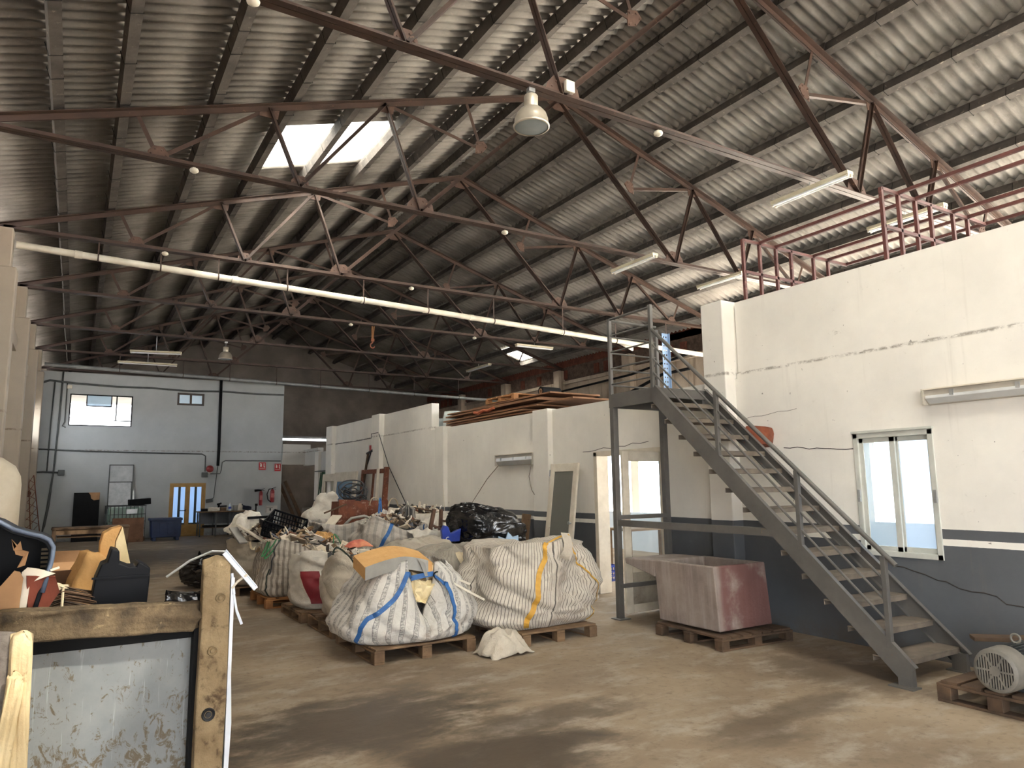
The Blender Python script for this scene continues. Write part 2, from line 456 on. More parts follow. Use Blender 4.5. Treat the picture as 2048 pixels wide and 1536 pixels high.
# ---- fink trusses of paired brown steel angles
def pair(mb, p, q, leg=0.065, gap=0.012, t=0.008, up=(0, 1, 0), flip=False):
    """two angles back to back: flat legs on the outside"""
    p, q = V(p), V(q); d = (q - p).normalized(); y = V((0, 1, 0)); b = y.cross(d).normalized()
    if b.z < 0: b = -b
    if flip: b = -b
    for s in (-1, 1):
        o = y * (s * gap / 2)
        pts = [V((0, 0, 0)), y * (s * leg), y * (s * leg) + b * t, y * (s * t) + b * t, y * (s * t) + b * leg, b * leg]
        vs = [e + o + k - b * (leg * 0.45) for e in (p, q) for k in pts]
        n = 6
        mb.add(vs, [tuple(range(n)), tuple(reversed(range(n, 2 * n)))] + [(i, (i + 1) % n, n + (i + 1) % n, n + i) for i in range(n)])
    return mb
def single(mb, p, q, leg=0.05, t=0.007, s=1):
    p, q = V(p), V(q); d = (q - p).normalized(); y = V((0, s, 0)); b = V((0, 1, 0)).cross(d).normalized()
    pts = [V((0, 0, 0)), y * leg, y * leg + b * t, y * t + b * t, y * t + b * leg, b * leg]
    vs = [e + k - b * (leg / 2) for e in (p, q) for k in pts]
    mb.add(vs, [tuple(range(6)), tuple(reversed(range(6, 12)))] + [(i, (i + 1) % 6, 6 + (i + 1) % 6, 6 + i) for i in range(6)])
    return mb
def gusset(mb, c, pts, t=0.012, rivets=True):
    mb.poly([V((c[0] + x, c[1] - t / 2, c[2] + z)) for x, z in pts], (0, t, 0))
    if rivets:
        for (x, z) in pts:
            for s in (-1, 1):
                mb.lathe([(0.0, 0.012), (0.011, 0.009), (0.015, 0.0)], 6, (c[0] + x * 0.72, c[1] + s * t / 2, c[2] + z * 0.72), Matrix.Rotation(-s * PI / 2, 3, 'X'))
    return mb
def make_truss(y):
    th = thing('roof_truss', '', 'roof truss', (XC, y, ZC), group='steel roof trusses')
    E_L, E_R = XL + 0.05, 2 * XC - XL - 0.05
    zt = lambda x: rz_(x) - 0.03
    mir = lambda p: (2 * XC - p[0], p[1], p[2])
    A = (XC, y, zt(XC))
    pair(MB(), (E_L, y, ZC), (E_R, y, ZC), 0.075).done('bottom_chord', M_STEEL, th)
    for e in ((E_L - 0.2, y, rz_(E_L - 0.2) - 0.03), (E_R + 0.2, y, rz_(E_R + 0.2) - 0.03)):
        pair(MB(), e, A, 0.085, flip=True).done('top_chord', M_STEEL, th)
    n0, n1, n2 = (0.68, y, ZC), (2.57, y, ZC), (4.5, y, ZC)
    r0, r1, r2, r3 = (0.40, y, zt(0.4)), (2.1, y, zt(2.1)), (3.9, y, zt(3.9)), (5.35, y, zt(5.35))
    mid = (5.64, y, 7.36)
    for m in (lambda p: p, mir):
        pair(MB(), m(n2), (XC, y, zt(XC) - 0.05), 0.065).done('long_diagonal', M_STEEL, th)
        for p, q, two in ((r0, n0, 0), (n0, r1, 0), (r1, n1, 1), (n1, r2, 1), (r2, n2, 1), (r2, mid, 0), (r3, mid, 0)):
            if two: pair(MB(), m(p), m(q), 0.05).done('strut', M_STEEL, th)
            else: single(MB(), m(p), m(q), 0.055).done('strut', M_STEEL, th)
        for c in (n0, n1):
            gusset(MB(), m(c), [(-0.13, -0.03), (0.13, -0.03), (0.13, 0.08), (0.06, 0.17), (-0.06, 0.17), (-0.13, 0.08)]).done('gusset', M_GUSS, th)
        gusset(MB(), m(n2), [(-0.26, -0.03), (0.26, -0.03), (0.22, 0.14), (0.08, 0.24), (-0.12, 0.22), (-0.2, 0.12)] if m(n2)[0] < XC else
               [(0.26, -0.03), (-0.26, -0.03), (-0.22, 0.14), (-0.08, 0.24), (0.12, 0.22), (0.2, 0.12)]).done('gusset', M_GUSS, th)
        gusset(MB(), m(mid), [(-0.11, -0.1), (0.03, -0.06), (0.13, 0.08), (0.05, 0.16), (-0.1, 0.12)] if m(mid)[0] < XC else
               [(0.11, -0.1), (-0.03, -0.06), (-0.13, 0.08), (-0.05, 0.16), (0.1, 0.12)]).done('gusset', M_GUSS, th)
        for c in (r1, r2):
            gusset(MB(), m((c[0], c[1], c[2] - 0.06)), [(-0.14, -0.09), (0.12, -0.09), (0.14, 0.05), (-0.14, 0.01)] if m(c)[0] < XC else
                   [(0.14, -0.09), (-0.12, -0.09), (-0.14, 0.05), (0.14, 0.01)], rivets=False).done('gusset', M_GUSS, th)
    gusset(MB(), (XC, y, zt(XC) - 0.06), [(-0.26, -0.1), (-0.1, -0.2), (0.1, -0.2), (0.26, -0.1), (0.0, 0.04)], rivets=False).done('gusset', M_GUSS, th)
    return th
T0 = make_truss(6.17)
T0['label'] = 'nearest brown steel truss carrying the big bell lamp'
names = {3: 'second brown steel truss, just before the bright roof panel', 4: 'third brown steel truss with the white pipe slung under it',
         5: 'fourth brown steel truss with the hanging hook', 6: 'fifth brown steel truss with the far bell lamp', 7: 'sixth brown steel truss with the grey pipe slung under it', 8: 'last dark steel truss before the far gable'}
for k in (3, 4, 5, 6, 7, 8):
    copy_thing(T0, (XC, TRUSS_Y[k + 2], ZC), names[k])

# ---- walls
M_PILL = wall_paint('BeigeOldPlaster', (178, 166, 150), (92, 96, 100), stripes=False)
def wall_left():
    mb = MB().b2((XL - 0.25, Y0, 0), (XL, -8.0, 5.55)).b2((XL - 0.25, -8.0, 4.0), (XL, -1.0, 5.55)).b2((XL - 0.25, -1.0, 0), (XL, 22.65, 5.55)).b2((XL - 0.25, 22.65, 0), (XL, 26.2, 3.3)).b2((XL - 0.25, 22.65, 4.2), (XL, 26.2, 5.55)).b2((XL - 0.25, 26.2, 0), (XL, Y1, 5.55))
    o = struct(mb.done('wall_left', M_PILL))
    for k, y in enumerate(y for y in TRUSS_Y if y < -9 or y > -1):
        mb = MB().b2((XL - 0.02, y - 0.2, 0), (-1.05, y + 0.2, 5.3))
        mb.b2((XL - 0.02, y - 0.16, 5.3), (-1.14, y + 0.16, 5.98))
        struct(mb.done('pillar', M_PILL, o, bevel=0.02))
    # ring beam and brick infill under the eave
    struct(MB().b2((XL - 0.02, Y0, 4.55), (-1.24, Y1, 4.85)).done('beam', M_PILL, o, bevel=0.01))
    struct(MB().b2((XL - 0.2, Y0, 5.55), (XL - 0.06, Y1, 6.04)).done('brick_course', mk('OldBrick', (186, 150, 124), (140, 104, 82), 8, 0.9, 0, 0.4), o))
wall_left()
def wall_right():
    # the far long wall: open glazed bays at ground level, concrete panels above the mezzanine, a row of open vents near the gate
    mb = MB().b2((XR, 14.0, 2.75), (XR + 0.2, Y1, 5.5)).b2((XR, Y0, 2.75), (XR + 0.2, 14.0, 3.0))
    o = struct(mb.done('wall_right', M_CONC))
    struct(MB().b2((XR, 24.0, 0), (XR + 0.2, Y1, 2.75)).done('wall_panel', M_CONC, o))
    for y in TRUSS_Y:
        struct(MB().b2((XR - 0.3, y - 0.19, 2.84), (XR + 0.01, y + 0.19, 5.95)).done('pillar', M_CONC, o, bevel=0.02))
        struct(MB().b2((XR - 0.05, y - 0.19, 0), (XR + 0.2, y + 0.19, 2.75)).done('pillar', M_GREYW, o))
    struct(MB().b2((XR - 0.12, Y0, 5.4), (XR + 0.12, Y1, 5.52)).done('beam', M_CONC, o))
    struct(MB().b2((XR, 7.0, 5.52), (XR + 0.18, 16.5, 6.3)).b2((XR, 16.5, 5.52), (XR + 0.18, Y1, 6.08)).done('brick_course', mk('SootyBrick', (116, 96, 82), (70, 56, 48), 6, 0.9, 0, 0.4), o))
    mb = MB(); rr = random.Random(4); y = 7.0
    while y < Y1:
        w = rr.uniform(0.4, 0.8)
        if y < 17 or y > 25 or rr.random() < 0.8: mb.b2((XR, y, 6.08), (XR + 0.15, y + w + 0.02, 6.4))
        if rr.random() < 0.4: mb.b2((XR - 0.06, y + 0.1, 5.6), (XR, y + 0.35, 5.95))
        y += w
    struct(mb.done('brick_pier', mk('RustyBrick', (128, 72, 54), (84, 46, 36), 6, 0.9, 0, 0.4), o))
wall_right()
def wall_back():
    # white block closing the left part of the hall, with openings for two windows and a door
    x0, x1, y, zt = XL, 6.48, 27.0, 5.43
    holes = [(-0.32, 1.49, 3.69, 4.73), (2.85, 3.72, 4.50, 4.935), (2.76, 3.90, 0.0, 1.80)]
    xs = sorted({x0, x1, *[h[0] for h in holes], *[h[1] for h in holes]}); zs = sorted({0, zt, *[h[2] for h in holes], *[h[3] for h in holes]})
    mb = MB()
    for a, b in zip(xs, xs[1:]):
        z = 0
        segs = sorted([h for h in holes if h[0] <= a and b <= h[1]], key=lambda h: h[2])
        for h in segs + [(0, 0, zt, zt)]:
            if h[2] > z: mb.b2((a, y, z), (b, y + 0.2, h[2]))
            z = h[3]
    o = struct(mb.done('wall_back', M_BACK))
    struct(MB().b2((x1 - 0.2, y + 0.2, 0), (x1, Y1, zt)).done('side_wall', M_GREYW, o))
    struct(MB().b2((x0, y + 0.2, zt - 0.15), (x1 - 0.2, Y1 + 0.3, zt - 0.02)).done('roof_slab', M_GREYW, o))
    return o
WB = wall_back()
def wall_far():
    # gable at the far end; daylight slot in its right part, open behind the white block
    mb = MB()
    xa, xb = 6.48, XR
    mb.b2((xa, Y1, 0), (xb, Y1 + 0.2, 3.86)).b2((10.6, Y1, 3.86), (xb, Y1 + 0.2, 3.97))
    pts = [(xa, 3.97), (xb, 3.97), (xb, rz_(xb) + 0.3), (XC, ZA + 0.33), (xa, rz_(xa) + 0.3)]
    mb.poly([(x, Y1, z) for x, z in pts], (0, 0.2, 0))
    pts = [(XL, 5.43), (xa, 5.43), (xa, rz_(xa) + 0.3), (XL, rz_(XL) + 0.3)]
    mb.poly([(x, Y1, z) for x, z in pts], (0, 0.2, 0))
    struct(mb.done('wall_far', mk('SootyGable', (146, 138, 130), (104, 97, 91), 0.6, 0.9, 0, 0.2)))
wall_far()
def wall_front():
    mb = MB(); y = Y0
    mb.b2((XL, y - 0.2, 0), (0.5, y, 5.0)).b2((0.5, y - 0.2, 3.3), (6.72, y, 5.0)).b2((15.0, y - 0.2, 0), (XR, y, 5.0))
    pts = [(XL, 5.0), (XR, 5.0), (XR, rz_(XR) + 0.3), (XC, ZA + 0.33), (XL, rz_(XL) + 0.3)]
    mb.poly([(x, y - 0.2, z) for x, z in pts], (0, 0.2, 0))
    struct(mb.done('wall_front', M_GREYW))
wall_front()
XP = 6.72                                   # face of the office partition
def partition():
    th = 0.18
    holes = [(3.57, 4.36, 0.885, 2.075), (7.10, 8.60, 0.0, 2.045)]
    spans = [(Y0, 5.80, 2.9), (5.80, 14.5, 2.84), (14.5, 21.95, 2.9)]
    mb = MB()
    ys = sorted({Y0, 5.8, 14.5, 21.95, *[h[0] for h in holes], *[h[1] for h in holes]})
    for a, b in zip(ys, ys[1:]):
        zt = [s[2] for s in spans if s[0] <= a and b <= s[1]][0]
        seg = [h for h in holes if h[0] <= a and b <= h[1]]
        if seg:
            h = seg[0]
            if h[2] > 0: mb.b2((XP, a, 0), (XP + th, b, h[2]))
            mb.b2((XP, a, h[3]), (XP + th, b, zt))
        else: mb.b2((XP, a, 0), (XP + th, b, zt))
    o = struct(mb.done('wall_partition', M_WALL))
    # parapets set back a little above the mezzanine floor
    struct(MB().b2((XP + 0.03, Y0, 2.9), (XP + 0.2, 5.8, 3.78)).done('parapet', M_WALL, o))
    struct(MB().b2((XP + 0.02, 14.5, 2.9), (XP + 0.2, 21.95, 3.45)).done('parapet', M_WALL, o))
    for (a, b, z, d) in ((5.83, 6.17, 3.80, 0.17), (9.72, 10.18, 2.86, 0.10), (13.66, 14.08, 2.87, 0.10), (17.4, 17.95, 3.47, 0.12), (21.4, 21.97, 3.46, 0.12)):
        struct(MB().b2((XP - d, a, 0), (XP + 0.1, b, z)).done('pillar', M_WALL, o, bevel=0.012))
    # mezzanine slab over the offices
    struct(MB().b2((XP + 0.1, Y0, 2.66), (XR, 21.9, 2.83)).done('mezzanine_slab', M_GREYW, o))
    struct(MB().b2((11.6, Y0, 0), (11.75, 21.9, 0.9)).done('sill_wall', mk('PaleBluePaint', (214, 224, 234), (200, 212, 224), 2, .7), o))
    struct(MB().b2((XP, 21.78, 0), (XR, 21.95, 2.83)).done('end_wall', M_GREYW, o))
    # hairline cracks
    mc = mk('CrackShadow', (60, 52, 46), (40, 36, 32), 5, 0.9)
    rr = random.Random(9)
    def crack(p, q, n, amp, r=0.004):
        pts = []
        for i in range(n + 1):
            u = i / n
            pts.append((XP - 0.001, p[0] + (q[0] - p[0]) * u + (rr.uniform(-amp, amp) if 0 < i < n else 0), p[1] + (q[1] - p[1]) * u + (rr.uniform(-amp, amp) if 0 < i < n else 0)))
        struct(MB().tube(pts, r, 5).done('crack', mc, o))
    crack((5.2, 1.98), (4.37, 1.93), 10, 0.012); crack((4.05, 0.80), (2.7, 0.50), 14, 0.02, 0.005)
    crack((7.4, 2.18), (8.9, 2.1), 9, 0.015); crack((5.0, 2.4), (5.7, 2.35), 6, 0.01, 0.002)
    return o
WP = partition()
def office_fill():  # unseen glowing panels added to keep the doorway and sliding window bright
    t = NT('LitLampPanel'); e = t.n('ShaderNodeEmission'); e.inputs[0].default_value = (0.86, 0.94, 1.0, 1); e.inputs[1].default_value = 9.0; t.l(e.outputs[0], t.out.inputs[0])
    for (x, y, lab) in ((8.6, 4.6, 'lit ceiling lamp in the office behind the sliding window'), (8.8, 9.4, 'lit ceiling lamp in the office beyond the doorway'), (10.2, 13.5, 'lit ceiling lamp deep in the office')):
        th = thing('ceiling_lamp', lab, 'lamp', (x, y, 2.6), group='office ceiling lamps')
        MB().b2((x - .35, y - .75, 2.60), (x + .35, y + .75, 2.66)).done('housing', M_PVC, th)
        MB().b2((x - .31, y - .71, 2.592), (x + .31, y + .71, 2.60)).done('diffuser', t.m, th)
office_fill()
# set-back low wall and header beside the dark passage
def passage():
    o = struct(MB().b2((7.3, 21.95, 0), (7.5, 25.2, 2.83)).done('wall_passage', M_GREYW))
    struct(MB().b2((7.2, 24.8, 0), (7.5, 25.25, 2.84)).done('pillar', M_WALL, o))
    struct(MB().b2((6.48, 26.9, 2.45), (7.5, 27.1, 3.2)).done('lintel', M_GREYW, o))
    struct(MB().b2((7.3, 25.25, 2.4), (7.5, 27.1, 3.0)).done('lintel', M_GREYW, o))
    struct(MB().b2((7.5, 21.95, 2.70), (XR, 27.0, 2.83)).done('slab', M_GREYW, o))
passage()
# glazing bars of the office bays facing the yard
def bays():
    th = thing('window_4', 'row of white framed bays behind the doorway opening to daylight', 'window', (XR, 0, 0)); th['kind'] = 'structure'
    for y0, y1 in zip(TRUSS_Y, TRUSS_Y[1:]):
        if y1 > 23: break
        mb = MB()
        for k in range(3):
            y = y0 + 0.2 + (y1 - y0 - 0.4) * k / 2
            mb.b2((XR + 0.06, y - 0.03, 0.0), (XR + 0.12, y + 0.03, 2.75))
        for z in (0.04, 2.7): mb.b2((XR + 0.06, y0 + 0.19, z - 0.03), (XR + 0.12, y1 - 0.19, z + 0.03))
        mb.done('mullion_frame', M_WHITEP, th)
bays()

# ---- camera and daylight
cam = bpy.data.cameras.new('Camera'); co = bpy.data.objects.new('Camera', cam); COL.objects.link(co)
cam.sensor_width = 36.0; cam.lens = 36.0 * 1420.0 / 2048.0; cam.clip_start = 0.05; cam.clip_end = 300
Rm = Matrix(((0.85407415, 0.06124337, 0.51653325), (-0.51997839, 0.12612748, 0.84481615), (-0.01340965, -0.99012176, 0.13956745)))
M3 = Matrix((Rm.col[0], -Rm.col[1], -Rm.col[2])).transposed()   # camera looks down -Z, Y up
co.matrix_world = Matrix.Translation((0, 0, 1.62)) @ M3.to_4x4()
SC.camera = co
w = bpy.data.worlds.new('World'); SC.world = w; w.use_nodes = True
bg = w.node_tree.nodes['Background']; bg.inputs[0].default_value = (0.90, 0.945, 1.0, 1); bg.inputs[1].default_value = 6.0
sd = bpy.data.lights.new('Sun', 'SUN'); sd.energy = 75.0; sd.angle = R(0.6); sd.color = (1.0, 0.96, 0.91)
so = bpy.data.objects.new('Sun', sd); COL.objects.link(so)
so.rotation_euler = V((-0.27, 0.62, -0.62)).to_track_quat('-Z', 'Y').to_euler()
def portal(loc, sx, sy, direction):
    d = bpy.data.lights.new('daylight_portal', 'AREA'); d.shape = 'RECTANGLE'; d.size = sx; d.size_y = sy; d.cycles.is_portal = True
    o = bpy.data.objects.new('daylight_portal', d); COL.objects.link(o); o.location = loc
    o.rotation_euler = V(direction).to_track_quat('-Z', 'Z' if abs(direction[2]) < 0.9 else 'Y').to_euler()
portal((7.75, Y0 - 0.25, 2.5), 14.5, 5.0, (0, 1, 0))
portal((XL - 0.3, -4.5, 2.0), 7.0, 4.0, (1, 0, 0))
portal((XL - 0.3, 24.4, 3.75), 3.6, 0.9, (1, 0, 0))
portal((XR + 0.3, 6, 1.37), 36.0, 2.75, (-1, 0, 0))
portal((XR + 0.3, 1.0, 4.2), 26.0, 2.4, (-1, 0, 0))
vs = SC.view_settings; vs.view_transform = 'Standard'; vs.look = 'None'; vs.gamma = 1.0; vs.exposure = 1.08
SC.display_settings.display_device = 'sRGB'
SC.cycles.max_bounces = 10; SC.cycles.diffuse_bounces = 7; SC.cycles.transparent_max_bounces = 12; SC.cycles.use_denoising = True
SC.cycles.sample_clamp_indirect = 12.0
# ================================================================== fixed equipment along the partition
# ---- sliding window in the partition
def window_partition():
    th = thing('window_1', 'grey aluminium sliding window in the painted partition right of the stair', 'window', (XP, 3.965, 0.885)); th['kind'] = 'structure'
    ya, yb, za, zb = 3.57, 4.36, 0.885, 2.075
    mb = MB(); f = 0.05
    for (a, b) in (((ya, za), (ya + f, zb)), ((yb - f, za), (yb, zb)), ((ya, za), (yb, za + f)), ((ya, zb - f), (yb, zb))):
        mb.b2((XP - 0.015, a[0], a[1]), (XP + 0.09, b[0], b[1]))
    mb.b2((XP - 0.03, ya - 0.01, zb), (XP + 0.02, yb + 0.01, zb + 0.025))
    mb.done('window_frame', M_ALU, th, bevel=0.004)
    for (a, b, x, g) in ((3.945, 4.32, 0.02, M_GLASS), (3.60, 3.985, 0.055, glassy('DustyBlueGlass', (216, 230, 244), 0.2, 0.6))):
        mb = MB(); w = 0.055; z0, z1 = za + 0.04, zb - 0.04
        for (p, q) in (((a, z0), (a + w, z1)), ((b - w, z0), (b, z1)), ((a, z0), (b, z0 + w)), ((a, z1 - w), (b, z1))):
            mb.b2((XP + x - 0.012, p[0], p[1]), (XP + x + 0.012, q[0], q[1]))
        s = mb.done('sash', M_ALU, th, bevel=0.003)
        MB().b2((XP + x - 0.003, a + w - 0.004, z0 + w - 0.004), (XP + x + 0.003, b - w + 0.004, z1 - w + 0.004)).done('pane', g, s)
    for y in (4.325, 3.585):
        mb = MB().b2((XP - 0.035, y - 0.014, 1.40), (XP - 0.01, y + 0.014, 1.52)).b2((XP - 0.05, y - 0.02, 1.40), (XP - 0.03, y + 0.008, 1.44))
        mb.done('latch', M_GALV, th, bevel=0.003)
window_partition()
def door_mesh(th, w, h, glass, z0=0.0):
    """glazed leaf in the local x-z plane, hinge at x=0"""
    st = 0.11; gz0, gz1 = 0.58, h - 0.13
    mb = MB()
    mb.b2((0, -0.02, z0), (st, 0.02, h)).b2((w - st, -0.02, z0), (w, 0.02, h)).b2((st, -0.02, gz1), (w - st, 0.02, h)).b2((st, -0.02, gz0 - 0.1), (w - st, 0.02, gz0)).b2((st, -0.02, z0), (w - st, 0.02, 0.1 + z0))
    mb.done('frame', M_WHITEP, th, world=False, bevel=0.006)
    MB().b2((st - 0.01, -0.01, z0 + 0.09), (w - st + 0.01, 0.01, gz0 - 0.09)).done('lower_panel', mk('DirtyDoorPanel', (186, 178, 162), (140, 128, 112), 3, 0.7, 0, 0.1, c3=(92, 80, 66), sc3=7), th, world=False)
    if glass: MB().b2((st - 0.005, -0.004, gz0 - 0.005), (w - st + 0.005, 0.004, gz1 + 0.005)).done('pane', glass, th, world=False)
    mb = MB()
    mb.lathe([(0, 0.0), (0.012, 0.0), (0.012, 0.03), (0.026, 0.04), (0.026, 0.055), (0.0, 0.062)], 12, (w - 0.055, -0.02, 1.02), Matrix.Rotation(PI / 2, 3, 'X'))
    mb.done('knob', M_GALV, th, world=False, smooth=True, ang=40)
    for z in (0.25, 1.75):
        MB().b2((-0.012, -0.03, z), (0.012, -0.012, z + 0.1)).done('hinge', M_GALV, th, world=False)
def doors():
    th = thing('door_1', 'white glazed door leaf swung open behind the stair legs', 'door', (6.69, 7.06, 0.02), rz=R(184)); th['kind'] = 'structure'
    door_mesh(th, 0.80, 2.0, glassy('ClearDoorGlass', (244, 248, 250), 0.02, 0.06))
    o = thing('door_frame', 'cream door frame around the bright office doorway', 'door frame', (XP, 7.85, 0)); o['kind'] = 'structure'
    MB().b2((XP - 0.02, 8.54, 0), (XP + 0.2, 8.62, 2.08)).b2((XP - 0.02, 7.08, 0), (XP + 0.2, 7.15, 2.08)).b2((XP - 0.02, 7.08, 2.02), (XP + 0.2, 8.62, 2.09)).done('jamb', M_WHITEP, o, bevel=0.005)
    # the other leaf, taken off and leaned on the wall
    th = thing('door_leaf', 'cream narrow glazed door leaf leaned on the wall left of the doorway', 'door', (6.40, 9.66, 0.0), rot=Euler((R(-7.4), 0, R(-90)), 'XYZ'))
    door_mesh(th, 0.74, 1.95, glassy('DoorGlassGrey', (196, 196, 190), 0.1, 0.5))
doors()

# ---- steel stair
def stair():
    th = thing('steel_stair', 'grey steel open stair climbing to the mezzanine with a side handrail', 'stair', (6.08, 5.0, 0))
    xo, xi = 5.65, 6.5
    y0, z0, y1, z1 = 3.36, 0.10, 6.14, 2.67
    sl = (z1 - z0) / (y1 - y0)
    d = V((0, y1 - y0, z1 - z0)).normalized()
    for x, s in ((xo, 1), (xi, -1)):
        mb = MB()
        # channel section: web and two lips turned inwards
        n = V((0, -d.z, d.y)); h = 0.085
        p, q = V((x, y0, z0)), V((x, y1, z1))
        prof = [(0, -h), (0.045 * s, -h), (0.045 * s, -h + 0.008), (0.008 * s, -h + 0.008), (0.008 * s, h - 0.008), (0.045 * s, h - 0.008), (0.045 * s, h), (0, h)]
        vs = [e + V((a, 0, 0)) + n * b for e in (p, q) for a, b in prof]; k = len(prof)
        mb.add(vs, [tuple(range(k)), tuple(reversed(range(k, 2 * k)))] + [(i, (i + 1) % k, k + (i + 1) % k, k + i) for i in range(k)])
        mb.b2((min(x, x + 0.05 * s), 3.33, 0.0), (max(x, x + 0.05 * s), 3.45, 0.16))
        mb.b2((x - 0.06, 3.30, 0.0), (x + 0.06, 3.50, 0.012))
        mb.done('stringer', M_STAIR, th)
    for i in range(13):
        z = 0.203 + i * 0.1929; y = 3.42 + i * 0.209
        mb = MB().b2((xo + 0.008, y - 0.03, z - 0.012), (xi - 0.008, y + 0.235, z)).b2((xo + 0.008, y - 0.03, z - 0.05), (xi - 0.008, y - 0.022, z - 0.012)).b2((xo + 0.008, y + 0.227, z - 0.05), (xi - 0.008, y + 0.235, z - 0.012))
        mb.done('tread', M_TREAD, th, bevel=0.003)
    mb = MB().b2((xo, 6.12, 2.545), (xo + 0.05, 6.92, 2.71)).b2((xi - 0.05, 6.12, 2.545), (xi, 6.92, 2.71)).b2((xo, 6.88, 2.545), (xi, 6.92, 2.71)).b2((xo, 6.10, 2.60), (xi, 6.14, 2.71))
    mb.b2((xi, 6.3, 2.6), (6.72, 6.9, 2.7))
    mb.done('landing_frame', M_STAIR, th, bevel=0.004)
    MB().b2((xo + 0.01, 6.11, 2.70), (6.70, 6.915, 2.716)).done('landing_plate', M_STAIR, th)
    for x in (xo, xi - 0.03):
        mb = MB().b2((x, 6.84, 0), (x + 0.075, 6.91, 2.55)).b2((x - 0.05, 6.78, 0), (x + 0.12, 6.95, 0.012))
        mb.done('leg', M_STAIR, th, bevel=0.004)
    MB().bar((xo + 0.02, 6.85, 1.20), (xi, 6.85, 1.20), 0.03, 0.05).done('brace', M_STAIR, th)
    MB().bar((xo + 0.02, 6.85, 0.385), (xi, 6.85, 0.385), 0.03, 0.05).done('brace', M_STAIR, th)
    MB().bar((xo + 0.032, 6.86, 1.135), (xo + 0.032, 4.50, 1.135), 0.04, 0.075).done('brace', M_STAIR, th)
    def post(x, y, a, b, w=0.042): MB().b2((x - w / 2, y - w / 2, a), (x + w / 2, y + w / 2, b)).done('rail_post', M_STAIR, th, bevel=0.003)
    xs = xo - 0.0
    post(xs + 0.02, 6.89, 2.7, 3.68); post(xs + 0.02, 6.13, 2.7, 3.70); post(6.46, 6.89, 2.7, 3.62)
    zs = lambda y: 2.78 + (y - 6.14) * sl
    for y in (5.19, 4.27, 3.50): post(xs + 0.02, y, zs(y) - 0.06, zs(y) + 0.66)
    MB().tube([(xs + 0.02, 6.12, 3.40), (xs + 0.02, 3.40, 0.93)], 0.021, 10).done('handrail', M_STAIR, th, smooth=True, ang=40)
    for k in (0.16, 0.325, 0.49):
        MB().tube([(xs + 0.02, 6.12, zs(6.12) + k - 0.03), (xs + 0.02, 3.50, zs(3.50) + k - 0.03)], 0.011, 8).done('rail_rod', M_STAIR, th, smooth=True, ang=40)
    for k, z in enumerate((3.67, 3.46, 3.25, 3.04, 2.84)):
        r = 0.016 if k == 0 else 0.011
        MB().tube([(xs + 0.02, 6.13, z), (xs + 0.02, 6.89, z)], r, 8).done('rail_rod', M_STAIR, th, smooth=True, ang=40)
        MB().tube([(xs + 0.02, 6.89, z - 0.01), (6.46, 6.89, z - 0.01)], r, 8).done('rail_rod', M_STAIR, th, smooth=True, ang=40)
stair()
def slotted_angle():
    m = mk('PaleBlueSteel', (164, 190, 220), (140, 168, 200), 4, 0.45, 0.2)
    th = thing('slotted_upright', 'pale blue slotted steel upright standing on the stair landing', 'upright', (6.57, 6.84, 2.716))
    mb = MB(); x0, z0, wz = 6.52, 2.716, 0.86; cw = 0.02; nz = 43
    xs = [0, 0.022, 0.042, 0.062, 0.082, 0.104]
    for j in range(nz):
        for i in range(5):
            if i in (1, 3) and j % 3 == 1: continue
            mb.b2((x0 + xs[i], 6.84, z0 + j * wz / nz), (x0 + xs[i + 1], 6.843, z0 + (j + 1) * wz / nz))
    bmesh.ops.remove_doubles(mb.bm, verts=mb.bm.verts[:], dist=1e-5)
    mb.b2((x0 + 0.10, 6.80, z0), (x0 + 0.104, 6.84, z0 + wz))
    mb.done('slotted_plate', m, th)
    MB().b2((x0 - 0.03, 6.78, 2.716), (x0 + 0.13, 6.87, 2.722)).done('foot_plate', m, th)
slotted_angle()
o = MB().chunk((6.62, 5.45, 2.12), (0.18, 0.3, 0.22), (0.1, 0.2, 0.3), 0.15, 3).done('fired_brick_lump', mk('RustBrownClay', (142, 78, 52), (104, 54, 38), 7, 0.85, 0, 0.3))
tag(o, 'rust brown brick lump sticking out of the pillar behind the treads', 'brick')
MATS['Rust'] = mk('HeavyRust', (134, 78, 54), (92, 54, 42), 5.0, 0.85, 0.2, 0.3, c3=(160, 132, 118), sc3=13, t3=(0.56, 0.7))

